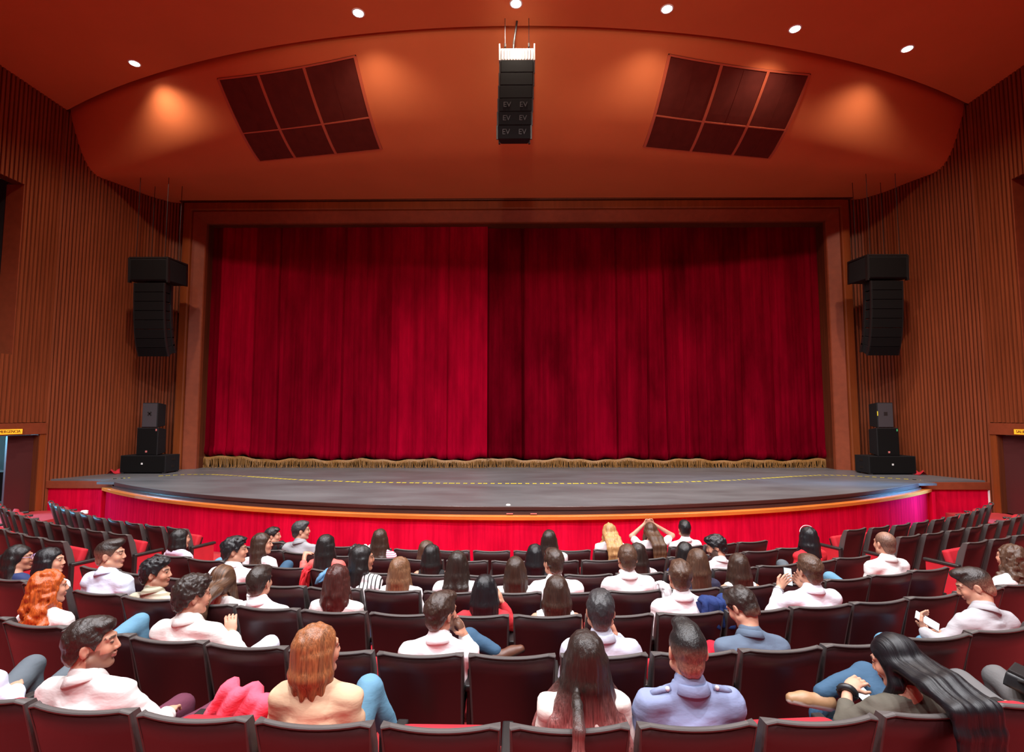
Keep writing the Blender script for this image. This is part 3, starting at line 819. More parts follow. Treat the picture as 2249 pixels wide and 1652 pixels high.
def cushion_mesh():
    bm = bmesh.new(); us = np.linspace(-.96, .96, 9); vs = np.linspace(.16, .975, 7)
    a = grid_mesh(bm, [[back_pt(u, v, .019) for v in vs] for u in us])
    def th(u, v): return .019 + .062 * (1 - abs(u / .97) ** 6) ** .5 * (1 - abs((v - .57) / .42) ** 6) ** .5 if abs(u) < .965 and .15 < v < .99 else .02
    b = grid_mesh(bm, [[back_pt(u, v, th(u, v)) for v in vs] for u in us])
    n, m = 9, 7
    for i in range(n - 1):
        bm.faces.new((a[i][0], a[i + 1][0], b[i + 1][0], b[i][0])); bm.faces.new((a[i][m - 1], a[i + 1][m - 1], b[i + 1][m - 1], b[i][m - 1]))
    for j in range(m - 1):
        bm.faces.new((a[0][j], a[0][j + 1], b[0][j + 1], b[0][j])); bm.faces.new((a[n - 1][j], a[n - 1][j + 1], b[n - 1][j + 1], b[n - 1][j]))
    return bm
def as_mesh(name, bm, m, smooth):
    o = bm_obj(name, bm, m, None, smooth); me = o.data; bpy.data.objects.remove(o); return me
def seat_bm(up):
    bm = bmesh.new(); box(bm, -.225, .225, 0, .375, -.045, .045, .035)
    A = Matrix.Translation((0, .175, .43)) @ Matrix.Rotation(math.radians(74 if up else 3), 4, 'X')
    for v in bm.verts: v.co = A @ v.co
    return bm
def pan_bm(up):
    bm = bmesh.new(); box(bm, -.215, .215, .02, .345, -.07, -.045, .012)
    A = Matrix.Translation((0, .175, .43)) @ Matrix.Rotation(math.radians(74 if up else 3), 4, 'X')
    for v in bm.verts: v.co = A @ v.co
    return bm
def arm_bm():
    bm = bmesh.new(); box(bm, -.028, .028, .12, .47, .672, .710, .012); return bm
def stand_bm():
    bm = bmesh.new(); box(bm, -.014, .014, .14, .40, .06, .675, .006); box(bm, -.03, .03, .10, .44, 0, .07, .008); return bm
def panel_bm():
    bm = bmesh.new(); box(bm, -.026, .026, .10, .47, .07, .61, .008); return bm
def panel_frame_bm():
    bm = bmesh.new()
    box(bm, -.032, .032, .075, .115, 0, .62, .006); box(bm, -.032, .032, .08, .49, 0, .07, .006)
    return bm
def panel_arm_bm():
    bm = bmesh.new(); box(bm, -.034, .034, .08, .50, .61, .65, .012); return bm
CH = {'back_shell': as_mesh('back_shell', shell_mesh(), M['shell'], True), 'edge_rim': as_mesh('edge_rim', rim_mesh(), M['rim'], False),
      'back_cushion': as_mesh('back_cushion', cushion_mesh(), M['red_fabric'], True),
      'seat_up': as_mesh('seat_cushion', seat_bm(True), M['red_fabric'], True), 'pan_up': as_mesh('seat_pan', pan_bm(True), M['shell'], False),
      'seat_down': as_mesh('seat_cushion', seat_bm(False), M['red_fabric'], True), 'pan_down': as_mesh('seat_pan', pan_bm(False), M['shell'], False),
      'armrest': as_mesh('armrest', arm_bm(), M['black_plastic'], True), 'standard': as_mesh('standard', stand_bm(), M['black_metal'], False),
      'end_panel': as_mesh('end_panel', panel_bm(), M['red_fabric'], False), 'panel_frame': as_mesh('panel_frame', panel_frame_bm(), M['black_plastic'], False),
      'panel_armrest': as_mesh('panel_armrest', panel_arm_bm(), M['black_plastic'], True)}
ORD = ['first', 'second', 'third', 'fourth', 'fifth', 'sixth', 'seventh', 'eighth', 'ninth', 'tenth', 'eleventh', 'twelfth', 'thirteenth', 'fourteenth', 'fifteenth', 'sixteenth', 'seventeenth', 'eighteenth']
def chair(row, s, block, label, taken, ends=''):
    x, y, z, th = seat_frame(row, s, block)
    r = thing('theatre_seat', label, 'seat', (x, y, z), th, 'red theatre seats')
    obj('back_shell', CH['back_shell'], r); obj('edge_rim', CH['edge_rim'], r); obj('back_cushion', CH['back_cushion'], r)
    k = 'down' if taken else 'up'
    obj('seat_cushion', CH['seat_' + k], r); obj('seat_pan', CH['pan_' + k], r)
    for sd in (-1, 1):
        c = 'L' if sd < 0 else 'R'
        if c in ends:
            for n in ('end_panel', 'panel_frame', 'panel_armrest'):
                o = obj(n, CH[n], r); o.location = (sd * (PITCH / 2 + .005), 0, 0)
        elif sd > 0 or 'l' in ends:
            for n in ('armrest', 'standard'):
                o = obj(n, CH[n], r); o.location = (sd * PITCH / 2, 0, 0)
    return r
TAKEN = {(r_, k_): i_ for i_, (r_, k_, _) in HEADS.items()}
for row, (a0, st, k0, k1) in enumerate(CENTRE):
    for k in range(k0, k1 + 1):
        who = TAKEN.get((row, k))
        lab = ('occupied' if who else 'empty') + ' theatre seat with red upholstery, %s from left in %s row, centre block' % (ORD[k - k0], ORD[row])
        chair(row, seat_s(row, k), 'C', lab, who is not None, ('L' if k == k0 and row < 5 else '') + ('R' if k == k1 and row < 4 else ''))
for row, (sl, sr, nl, nr) in enumerate(((-9.963, 10.257, 10, 10), (-10.493, 10.573, 10, 9), (-10.935, 11.195, 7, 6), (-11.45, 11.85, 4, 3))):
    for k in range(nl):
        chair(row, sl - .5 - 1.01 * k, 'L', 'empty theatre seat with maroon back, %s from the aisle in %s row, left block' % (ORD[k], ORD[row]), False, 'R' if k == 0 else 'l')
    for k in range(nr):
        chair(row, sr + .5 + 1.01 * k, 'R', 'empty theatre seat with maroon back, %s from the aisle in %s row, right block' % (ORD[k], ORD[row]), False, 'L' if k == 0 else '')
# ================================================================== PEOPLE
def rotz(a): c, s = math.cos(a), math.sin(a); return np.array([[c, -s, 0], [s, c, 0], [0, 0, 1.]])
def rotx(a): c, s = math.cos(a), math.sin(a); return np.array([[1, 0, 0], [0, c, -s], [0, s, c]])
def roty(a): c, s = math.cos(a), math.sin(a); return np.array([[c, 0, s], [0, 1, 0], [-s, 0, c]])
def nrm(v): v = np.asarray(v, float); return v / (np.linalg.norm(v) + 1e-9)
def axis(lo, hi, coarse, bands):
    """1-D sample positions, finer inside the bands [(a, b, step)]"""
    out = [lo]
    while out[-1] < hi:
        x = out[-1]; h = coarse
        for a, b, f in bands:
            if a - coarse < x < b: h = min(h, f if x >= a - f else coarse * .6)
        out.append(x + h)
    return np.array(out, np.float32)
class Field:
    """a smooth signed-distance body sampled on a rectilinear grid"""
    def __init__(s, X, Y, Z):
        s.X, s.Y, s.Z = X, Y, Z; s.F = np.full((len(X), len(Y), len(Z)), .5, np.float32)
    def win(s, lo, hi):
        i0, i1 = np.searchsorted(s.X, (lo[0], hi[0])); j0, j1 = np.searchsorted(s.Y, (lo[1], hi[1])); k0, k1 = np.searchsorted(s.Z, (lo[2], hi[2]))
        i0, j0, k0 = max(i0 - 1, 0), max(j0 - 1, 0), max(k0 - 1, 0)
        return (slice(i0, i1 + 1), slice(j0, j1 + 1), slice(k0, k1 + 1))
    def pts(s, w): return s.X[w[0]][:, None, None], s.Y[w[1]][None, :, None], s.Z[w[2]][None, None, :]
    def join(s, w, d, k):
        a = s.F[w]
        if k > 0:
            h = np.maximum(k - np.abs(a - d), 0) / k
            s.F[w] = np.minimum(a, d) - h * h * k * .25
        else: s.F[w] = np.minimum(a, d)
    def cone(s, a, b, ra, rb, k=.03, flat=None):
        a = np.asarray(a, float); b = np.asarray(b, float); m = max(ra, rb) + .05 + k
        w = s.win(np.minimum(a, b) - m, np.maximum(a, b) + m)
        x, y, z = s.pts(w)
        px, py, pz = x - a[0], y - a[1], z - a[2]; ab = b - a
        t = np.clip((px * ab[0] + py * ab[1] + pz * ab[2]) / (ab @ ab + 1e-9), 0, 1)
        qx, qy, qz = px - t * ab[0], py - t * ab[1], pz - t * ab[2]
        if flat is not None:                       # flat = (axis, squash < 1)
            n, f = flat; dn = qx * n[0] + qy * n[1] + qz * n[2]; e = 1 / f - 1
            qx, qy, qz = qx + n[0] * dn * e, qy + n[1] * dn * e, qz + n[2] * dn * e
            d = (np.sqrt(qx * qx + qy * qy + qz * qz) - (ra + (rb - ra) * t)) * (f + 1) * .5
        else: d = np.sqrt(qx * qx + qy * qy + qz * qz) - (ra + (rb - ra) * t)
        s.join(w, d.astype(np.float32), k)
    def edist(s, w, c, r, R):
        x, y, z = s.pts(w); x, y, z = x - c[0], y - c[1], z - c[2]
        if R is None: u, v, q = x, y, z
        else:
            u = x * R[0, 0] + y * R[1, 0] + z * R[2, 0]; v = x * R[0, 1] + y * R[1, 1] + z * R[2, 1]; q = x * R[0, 2] + y * R[1, 2] + z * R[2, 2]
        k0 = np.sqrt((u / r[0]) ** 2 + (v / r[1]) ** 2 + (q / r[2]) ** 2)
        k1 = np.sqrt((u / r[0] ** 2) ** 2 + (v / r[1] ** 2) ** 2 + (q / r[2] ** 2) ** 2) + 1e-6
        return (k0 * (k0 - 1) / k1).astype(np.float32)
    def ell(s, c, r, R=None, k=.03):
        m = max(r) + .05 + k; c = np.asarray(c, float)
        w = s.win(c - m, c + m); s.join(w, s.edist(w, c, r, R), k)
    def cut(s, c, r, R=None, k=.01):
        m = max(r) + .05 + k; c = np.asarray(c, float); w = s.win(c - m, c + m)
        d = -s.edist(w, c, r, R); a = s.F[w]
        h = np.maximum(k - np.abs(a - d), 0) / k
        s.F[w] = np.maximum(a, d) + h * h * k * .25
    def ripple(s, amp, waves):
        x, y, z = s.X[:, None, None], s.Y[None, :, None], s.Z[None, None, :]
        for a, b, c, ph in waves: s.F += (amp * np.sin(a * x + b * y + c * z + ph)).astype(np.float32)
    def noise(s, amp, cell, seed):
        """smooth lattice noise added to the surface (creases, locks)"""
        r = np.random.RandomState(seed); ix, wx = [], []
        for A, c in zip((s.X, s.Y, s.Z), cell):
            q = A / c; i = np.floor(q).astype(int); t = (q - i); t = t * t * (3 - 2 * t)
            ix.append(i - i.min()); wx.append(t)
        T = r.uniform(-1, 1, [i.max() + 2 for i in ix]).astype(np.float32)
        o = 0
        for a in (0, 1):
            for b in (0, 1):
                for c in (0, 1):
                    w_ = (wx[0] if a else 1 - wx[0])[:, None, None] * (wx[1] if b else 1 - wx[1])[None, :, None] * (wx[2] if c else 1 - wx[2])[None, None, :]
                    o = o + w_ * T[np.ix_(ix[0] + a, ix[1] + b, ix[2] + c)]
        s.F += (amp * o).astype(np.float32)
    def mesh(s):
        F, X, Y, Z = s.F, s.X, s.Y, s.Z
        F[0] = np.maximum(F[0], .01); F[-1] = np.maximum(F[-1], .01); F[:, 0] = np.maximum(F[:, 0], .01); F[:, -1] = np.maximum(F[:, -1], .01); F[:, :, 0] = np.maximum(F[:, :, 0], .01); F[:, :, -1] = np.maximum(F[:, :, -1], .01)
        I = F < 0
        n = sum(I[a:F.shape[0] - 1 + a, b:F.shape[1] - 1 + b, c:F.shape[2] - 1 + c].astype(np.int8) for a in (0, 1) for b in (0, 1) for c in (0, 1))
        act = (n > 0) & (n < 8)
        ci = np.argwhere(act)
        if len(ci) == 0: return np.zeros((0, 3)), np.zeros((0, 4), int)
        idx = np.full(act.shape, -1, np.int32); idx[act] = np.arange(len(ci))
        i, j, k = ci.T
        acc = np.zeros((len(ci), 3)); cnt = np.zeros(len(ci))
        G = (X, Y, Z)
        for ax in range(3):
            o1, o2 = [q for q in range(3) if q != ax]
            for u in (0, 1):
                for v in (0, 1):
                    p = [i, j, k]; q = [i, j, k]
                    off = [0, 0, 0]; off[o1] = u; off[o2] = v
                    p = [i + off[0], j + off[1], k + off[2]]; off2 = list(off); off2[ax] = 1
                    q = [i + off2[0], j + off2[1], k + off2[2]]
                    f0 = F[p[0], p[1], p[2]]; f1 = F[q[0], q[1], q[2]]
                    mm = (f0 < 0) != (f1 < 0)
                    t = np.where(mm, f0 / np.where(mm, f0 - f1, 1), 0)
                    for c in range(3):
                        g = G[c]; a0 = g[p[c]]
                        if c == ax: a0 = a0 + t * (g[q[c]] - a0)
                        acc[:, c] += np.where(mm, a0, 0)
                    cnt += mm
        V = acc / cnt[:, None]
        Qs = []
        for ax in range(3):
            sl0 = [slice(1, -1)] * 3; sl1 = [slice(1, -1)] * 3
            sl0[ax] = slice(0, -1); sl1[ax] = slice(1, None)
            A, B = I[tuple(sl0)], I[tuple(sl1)]
            e = np.argwhere(A != B)
            if len(e) == 0: continue
            flip = A[tuple(e.T)]
            e = e + [0 if q == ax else 1 for q in range(3)]
            o1, o2 = [(1, 2), (2, 0), (0, 1)][ax]
            def cell(d1, d2):
                c = e.copy(); c[:, o1] -= d1; c[:, o2] -= d2; return idx[c[:, 0], c[:, 1], c[:, 2]]
            q = np.stack([cell(1, 1), cell(0, 1), cell(0, 0), cell(1, 0)], 1)
            q[~flip] = q[~flip][:, ::-1]
            Qs.append(q)
        Q = np.concatenate(Qs)
        return V, Q[(Q >= 0).all(1)]

MB = attr_mat('skin', .48, (140, 140, 140), .06, 0, sss=0, spec=.4)
MH = attr_mat('hair', .40, (170, 170, 7), .5, .5, spec=.5)
MHO = attr_mat('hair_over', .42, (170, 10, 6), .5, .5, spec=.4)
MHS = attr_mat('hair_short', .42, (120, 120, 60), .6, .45, spec=.55)
def fabric(name, col, rough=.75, stripe=None, fold=.35):
    m, t, b = nt(name)
    b.inputs['Base Color'].default_value = (*col, 1); b.inputs['Roughness'].default_value = rough
    b.inputs['Specular IOR Level'].default_value = .25
    f = noise(t, coords(t, (9, 9, 22)), 1.0, 3, .55)
    bump(t, b, f, fold, .014)
    if stripe:
        wv = t.nodes.new('ShaderNodeTexWave'); wv.bands_direction = stripe[1]; wv.inputs['Scale'].default_value = stripe[2]
        wv.inputs['Distortion'].default_value = .4
        t.links.new(coords(t), wv.inputs['Vector'])
        t.links.new(ramp(t, wv.outputs['Color'], [(stripe[3], col), (stripe[3] + .05, stripe[0])]), b.inputs['Base Color'])
    return m
FAB = {}
def fab(key, *a, **k):
    if key not in FAB: FAB[key] = fabric(key, *a, **k)
    return FAB[key]
C_ = dict(white=(.86, .85, .86), cream=(.74, .66, .60), offwhite=(.78, .76, .74), ltblue=(.62, .68, .82), grey=(.33, .33, .35), ltgrey=(.42, .41, .43), navy=(.025, .04, .12), coral=(.62, .14, .12), red=(.52, .03, .04),
          olive=(.32, .29, .20), tan=(.62, .42, .27), blueshirt=(.23, .27, .43), denimshirt=(.105, .145, .205), black=(.02, .02, .022), jeans=(.042, .095, .165), ltjeans=(.12, .27, .39), darkjeans=(.02, .035, .075), charcoal=(.05, .055, .065),
          plum=(.12, .03, .055), whitejeans=(.68, .70, .80), greyjeans=(.10, .12, .14), greytrouser=(.13, .125, .125), olivejacket=(.10, .09, .07), lilac=(.62, .52, .64))
HC = dict(black=(.010, .009, .009), jet=(.006, .006, .008), dark=(.022, .013, .010), dkbrown=(.038, .019, .012), brown=(.075, .037, .021), ltbrown=(.17, .080, .038), blond=(.46, .25, .10), red_dark=(.055, .014, .011),
          ginger=(.42, .075, .010), copper=(.28, .10, .035), pink=(.34, .12, .11), ombre=(.30, .14, .065), greydark=(.03, .03, .032))
SKIN = (.58, .30, .20); SKIN2 = (.46, .215, .135)
SHOE = None
def shoe_mesh(name, m, sole):
    """a low lace-up shoe, heel at the origin, toe along +y"""
    X, Y, Z = [np.arange(a, b, .0135, dtype=np.float32) for a, b in ((-.07, .075), (-.07, .24), (-.03, .13))]
    f = Field(X, Y, Z)
    f.cone((0, 0, .035), (0, .13, .03), .040, .042, .02); f.cone((0, .12, .028), (0, .19, .022), .042, .033, .02); f.cone((0, -.005, .05), (0, .02, .09), .036, .034, .03)
    f.cut((0, 0.01, .14), (.03, .035, .04)); 
    f.F = np.maximum(f.F, (-.005 - f.Z)[None, None, :])
    V, Q = f.mesh(); c = np.tile(np.array(m[:3]), (len(V), 1)); c[V[:, 2] < .010] = sole; return me_np(name, V, Q, True, [attr_mat('shoe_leather', .45, (40, 40, 40), .1)], c)
ML = [(0.55, 'pad')]
def person(pid, female, hair, shirt, yaw, label, pitch=0.0, roll=0.0, legs=None, arms=None, trousers='darkjeans', sleeve='long', neck='collar', skin=SKIN, beard=0.0, fine_hand=(), glasses=False, shoe_col=(.05, .03, .02), bare=False, shift=0.0):
    mv = lambda q: (q[0] + shift, q[1], q[2])
    row, kk, (hx, hy, top) = HEADS[pid]
    X0, Y0, Z0, th = seat_frame(row, seat_s(row, kk))
    root = thing('person', label, 'person', (X0, Y0, Z0), th, 'seated audience')
    near = row >= 5
    vh = (.0105, .0105, .0100, .0092, .0080, .0066, .0058)[row]
    vb = (.028, .028, .027, .025, .024, .021, .019)[row]
    vs = (.019, .019, .018, .016, .015, .0125, .0115)[row]
    sz = 1.06 if not female else 1.02
    hc = np.array([hx, hy, top - .122 * sz])
    ly = math.radians(yaw) - th
    Rh = rotz(ly) @ rotx(math.radians(-pitch)) @ roty(math.radians(roll))
    H = lambda v: hc + Rh @ (np.asarray(v, float) * sz)
    px = max(-.12, min(.12, hx * .6)); sx = .72 * hx + .28 * px; sy = .205 + (hy - .24) * .55
    zsh = top - (.335 if not female else .325) * sz
    nb = np.array([.45 * hx + .55 * sx, sy + .3 * (hy - sy) - .01, zsh + .055])
    sw = .185 if not female else .158
    hipz = .50
    # joints
    A = {}
    for s, n in ((-1, 'L'), (1, 'R')):
        A[n] = dict(sh=np.array([sx + s * sw, sy + .005, zsh - .005]), el=np.array([sx + s * (sw + .055), sy + .03, zsh - .275]), wr=np.array([px + s * .10, .45, hipz + .14]), fd=np.array([-s * .5, .8, -.15]), pn=np.array([0, 0, -1.]), curl=.35)
    for n, (el, wr, *rest) in (arms or {}).items():
        A[n]['el'] = np.array(mv(el), float); A[n]['wr'] = np.array(mv(wr), float)
        if rest: A[n]['fd'] = np.array(rest[0], float)
        if len(rest) > 1: A[n]['pn'] = np.array(rest[1], float)
        if len(rest) > 2: A[n]['curl'] = rest[2]
    G = {'L': [(px - .085, .27, hipz), (px - .11, .70, .52), (px - .11, .74, .11), (px - .11, .92, .05)], 'R': [(px + .085, .27, hipz), (px + .11, .70, .52), (px + .11, .74, .11), (px + .11, .92, .05)]}
    for n, q in (legs or {}).items(): G[n] = [mv(v_) for v_ in q]
    def torso(f, o):
        f.ell((px, .275, hipz + .02), ((.172 if female else .165) + o, .125 + o, .12 + o), None, .05)
        mid = np.array([(px + sx) / 2, (.275 + sy) / 2 + .01, (hipz + zsh) / 2 - .02])
        f.ell(mid, ((.132 if female else .150) + o, .105 + o, .19 + o), None, .07)
        f.ell((sx, sy, zsh - .13), ((.140 if female else .165) + o, (.105 if female else .115) + o, .165 + o), None, .07)
        if female:
            for s in (-1, 1): f.ell((sx + s * .065, sy + .085, zsh - .16), (.055 + o * .5, .05 + o * .5, .055 + o * .5), None, .04)
        f.cone(A['L']['sh'], A['R']['sh'], (.056 if not female else .044) + o * .7, (.056 if not female else .044) + o * .7, .06)
        for n in 'LR':
            f.cone(nb + [0, -.012, .035], A[n]['sh'] * .82 + nb * .18 + [0, 0, .0], (.036 if not female else .028) + o * .6, .040 + o * .6, .05)
    def arm(f, n, o, frac=1.0):
        a = A[n]; k = .03
        up = (.054 if not female else .044) + o; e = (.043 if not female else .036) + o; wr_ = (.029 if not female else .025) + o
        if frac < .5:
            f.cone(a['sh'], a['sh'] + (a['el'] - a['sh']) * frac * 2, up, up - .002, k); return
        f.cone(a['sh'], a['el'], up, e, k)
        f.cone(a['el'], a['el'] + (a['wr'] - a['el']) * min(1, (frac - .5) * 2), e, e + (wr_ - e) * min(1, (frac - .5) * 2), .02)
    def hand(f, n):
        a = A[n]; d = nrm(a['fd']); pn = nrm(a['pn'] - d * (a['pn'] @ d)); sd = np.cross(d, pn); W = a['wr']
        if n == 'L': sd = -sd
        k = 1.0 if not female else .92
        R = np.stack([d, sd, pn], 1)
        f.ell(W + d * .048 * k, (.052 * k, .041 * k, .017 * k), R, .018)
        c = a['curl']
        for q, Lf in zip((-1.5, -.5, .5, 1.5), (.062, .076, .082, .072)):
            b0 = W + d * .088 * k + sd * q * .0205 * k
            d1 = nrm(d * math.cos(c) + pn * math.sin(c) + sd * q * .05); d2 = nrm(d * math.cos(2.2 * c) + pn * math.sin(2.2 * c))
            m_ = b0 + d1 * Lf * .52 * k
            f.cone(b0 - d * .02, m_, .0098 * k, .0090 * k, .005); f.cone(m_, m_ + d2 * Lf * .5 * k, .0090 * k, .0074 * k, .003)
        t0 = W + d * .030 * k + sd * .034 * k; t1 = t0 + nrm(d * .62 + sd * .72 + pn * .25) * .042 * k; t2 = t1 + nrm(d * .9 + sd * .2 + pn * .35) * .034 * k
        f.cone(W + d * .02, t0, .016 * k, .014 * k, .012); f.cone(t0, t1, .0125 * k, .0108 * k, .006); f.cone(t1, t2, .0108 * k, .0085 * k, .004)
    # ---- body: one continuous skin surface
    vhand = .0052 if near else .0065
    bx = [(hx - .105 * sz, hx + .105 * sz, vh)]; by = [(hy - .14, hy + .155, vh)]; bz = [(top - .27 * sz, top + .02, vh)]
    pts = [hc, np.array([px, .3, hipz])] + [A[n][q] for n in 'LR' for q in ('el', 'wr', 'sh')]
    for n in 'LR':
        if n in fine_hand:
            c = A[n]['wr'] + nrm(A[n]['fd']) * .09
            for b_, q in ((bx, 0), (by, 1), (bz, 2)): b_.append((c[q] - .085, c[q] + .085, vhand))
    lo = np.min(pts, 0) - .20; hi = np.max(pts, 0) + .20; lo[2] = min(lo[2], hipz - .14); hi[2] = max(top + .03, hi[2] - .0)
    f = Field(axis(lo[0], hi[0], vb, bx), axis(lo[1], hi[1], vb, by), axis(lo[2], hi[2], vb, bz))
    torso(f, -.004)
    for n in 'LR': arm(f, n, -.002); hand(f, n)
    f.cone(nb, H((0, -.022, -.055)), (.062 if not female else .052), (.056 if not female else .047), .03)
    f.ell(H((0, -.016, .030)), tuple(sz * q for q in (.0745, .093, .084)), Rh, .02)
    f.ell(H((0, .028, -.022)), tuple(sz * q for q in (.059, .064, .084)), Rh, .02)
    jw = .036 if female else .042
    for s in (-1, 1):
        f.cone(H((s * jw * 1.25, .005, -.060)), H((s * .018, .066, -.094)), .026 * sz, .018 * sz, .02)
        f.ell(H((s * .036, .062, -.026)), tuple(sz * q for q in (.024, .022, .024)), Rh, .02)
        f.cone(H((s * .014, .086, .028)), H((s * .046, .070, .026)), .010 * sz, .009 * sz, .012)
    f.ell(H((0, .074, -.096)), tuple(sz * q for q in (.020, .017, .016)), Rh, .015)
    f.cone(H((0, .088, .014)), H((0, .1045, -.025)), .008 * sz, .0105 * sz, .010)
    for s in (-1, 1):
        f.ell(H((s * .011, .096, -.031)), tuple(sz * q for q in (.008, .010, .008)), Rh, .006)
        f.cut(H((s * .031, .099, .009)), tuple(sz * q for q in (.017, .014, .010)), Rh, .012)
        f.ell(H((s * .031, .079, .008)), tuple(sz * q for q in (.0125, .0125, .0115)), Rh, .003)
        f.ell(H((s * .076, -.012, -.006)), tuple(sz * q for q in (.010, .020, .032)), Rh @ rotz(s * .35), .006)
        f.cut(H((s * .087, -.006, -.004)), tuple(sz * q for q in (.008, .009, .016)), Rh, .006)
    f.ell(H((0, .091, -.053)), tuple(sz * q for q in (.023, .010, .007)), Rh, .004); f.ell(H((0, .089, -.065)), tuple(sz * q for q in (.019, .010, .008)), Rh, .004)
    V, Q = f.mesh()
    hv = ((V - hc) @ Rh) / sz
    sk = np.array(skin); cols = np.tile(sk, (len(V), 1))
    inhead = (np.abs(hv).max(1) < .16)
    hcol = np.array(HC[hair[1]])
    def paint(mask, c, a=1.0): cols[mask & inhead] = cols[mask & inhead] * (1 - a) + np.array(c) * a
    ax_ = np.abs(hv[:, 0])
    paint((hv[:, 2] < -.0) & (hv[:, 1] > .05), sk * [1.08, .9, .85], .5)
    paint(((hv[:, 0] / .025) ** 2 + ((hv[:, 2] + .059) / .011) ** 2 < 1) & (hv[:, 1] > .07), (.42, .12, .10), .8)
    paint((((ax_ - .031) / .022) ** 2 + ((hv[:, 2] - .029) / .0065) ** 2 < 1) & (hv[:, 1] > .05), hcol, .85)
    paint((((ax_ - .031) / .0125) ** 2 + ((hv[:, 2] - .008) / .0065) ** 2 < 1) & (hv[:, 1] > .07), (.05, .03, .025), .9)
    if beard > 0:
        d = (hv[:, 2] < -.035 + .02 * (hv[:, 1] < .045)) & (hv[:, 2] > -.122) & (hv[:, 1] > -.005) & ~(((hv[:, 0] / .022) ** 2 + ((hv[:, 2] + .058) / .012) ** 2 < 1))
        paint(d, hcol, beard)
    obj('body', me_np('body', V, Q, True, [MB], cols), root)
    # ---- top
    if not bare or True:
        pts2 = [np.array([px, .3, hipz]), np.array([sx, sy, zsh])] + [A[n][q] for n in 'LR' for q in ('el', 'sh')] + ([A[n]['wr'] for n in 'LR'] if sleeve in ('long', 'rolled') else [])
        lo = np.min(pts2, 0) - .22; hi = np.max(pts2, 0) + .17; lo[2] = min(lo[2], hipz - .14); hi[2] = max(hi[2] - .02, zsh + .15)
        f = Field(axis(lo[0], hi[0], vs, ()), axis(lo[1], hi[1], vs, ()), axis(lo[2], hi[2], vs, ()))
        o = .013
        torso(f, o)
        fr_ = {'long': .95, 'rolled': .72, 'short': .32, 'none': 0}[sleeve]
        for n in 'LR':
            if fr_ > 0: arm(f, n, o * .9, fr_)
        f.noise(.0095, (.12, .08, .050), pid); f.noise(.0060, (.055, .06, .026), pid + 99)
        if neck == 'collar':
            up_ = nrm(H((0, -.022, -.055)) - nb)
            f.cone(nb + up_ * .002, nb + up_ * .044, (.079 if not female else .066), (.071 if not female else .06), .010)
            # top of the collar is trimmed open around the throat
            f.cut(nb + up_ * .075 + np.array([0, .050, 0]), (.05, .055, .045), None, .008)
        elif neck == 'high':
            f.cone(nb - [0, 0, .01], nb + [0, 0, .012], .072, .062, .02)
        elif neck == 'hood':
            f.cone(nb + [-.07, -.05, .01], nb + [.07, -.05, .01], .045, .045, .03); f.cone(nb + [-.08, -.03, .0], nb + [-.05, .06, -.02], .04, .03, .03); f.cone(nb + [.08, -.03, .0], nb + [.05, .06, -.02], .04, .03, .03)
        elif neck == 'round':
            f.cut(nb + [0, .02, .045], (.075, .075, .045), None, .01)
        else:
            f.cut(nb + [0, .005, .035], (.105, .105, .065), None, .015)
            if sleeve == 'none':
                for n in 'LR': f.cut(A[n]['sh'] + (A[n]['sh'] - nb) * .28 + [0, 0, .01], (.065, .11, .11), None, .012)
        V, Q = f.mesh()
        if neck == 'collar':
            up_ = nrm(H((0, -.022, -.055)) - nb); fw = nrm(np.array([0, 1, 0]) - up_ * up_[1]); sd = np.cross(fw, up_)
            bm = bmesh.new(); P = []
            for a in np.linspace(-2.55, 2.55, 27):
                e = -math.cos(a); fr = max(0, e) ** 2
                dv = sd * math.sin(a) - fw * math.cos(a) * 1.06
                P.append([Vector(nb + dv * r_ + up_ * (z_ - .035 * fr)) for r_, z_ in ((.066, .02), (.069, .049), (.073, .053), (.079, .047), (.092 + .012 * fr, .012), (.088, .008), (.076, .028))])
            grid_mesh(bm, P)
            bm_obj('collar', bm, shirt, root, True)
        obj('top' if female else 'shirt', me_np('top', V, Q, True, [shirt]), root)
    # ---- trousers
    vt = .024 if not legs else .016
    pp = [np.array(q) for n in 'LR' for q in G[n][:3]] + [np.array([px, .27, hipz])]
    lo = np.min(pp, 0) - .16; hi = np.max(pp, 0) + .14; lo[2] = max(.0, lo[2])
    f = Field(axis(lo[0], hi[0], vt, ()), axis(lo[1], hi[1], vt, ()), axis(lo[2], hi[2], vt, ()))
    f.ell((px, .28, hipz - .01), (.182, .14, .10), None, .05)
    for n in 'LR':
        a, b, c, d = [np.array(q, float) for q in G[n]]
        f.cone(a, b, .088, .066, .03); f.cone(b, c, .064, .046, .02)
    f.ripple(.002, [(25, 18, 30, 1), (-31, 22, 40, 2)])
    V, Q = f.mesh(); obj('trousers', me_np('trousers', V, Q, True, [fab(trousers, C_[trousers], .8)]), root)
    for n in 'LR':
        a, b, c, d = [np.array(q, float) for q in G[n]]
        dirv = nrm(d - c); key = 'shoe_%s' % str(shoe_col)
        if key not in FAB:
            FAB[key] = shoe_mesh('shoe', shoe_col, (.75, .70, .64) if shoe_col[0] > .3 else (.03, .02, .015))
        o = obj('shoe', FAB[key], root)
        up = nrm(b - c); up = nrm(up - dirv * (up @ dirv)); sd = np.cross(dirv, up)
        pos = c - up * .085 - dirv * .02
        o.matrix_local = Matrix([[sd[0], dirv[0], up[0], pos[0]], [sd[1], dirv[1], up[1], pos[1]], [sd[2], dirv[2], up[2], pos[2]], [0, 0, 0, 1]])
    # ---- hair
    build_hair(root, pid, hair, female, H, hc, Rh, sz, vh, sx, sy, zsh, nb, top, sk)
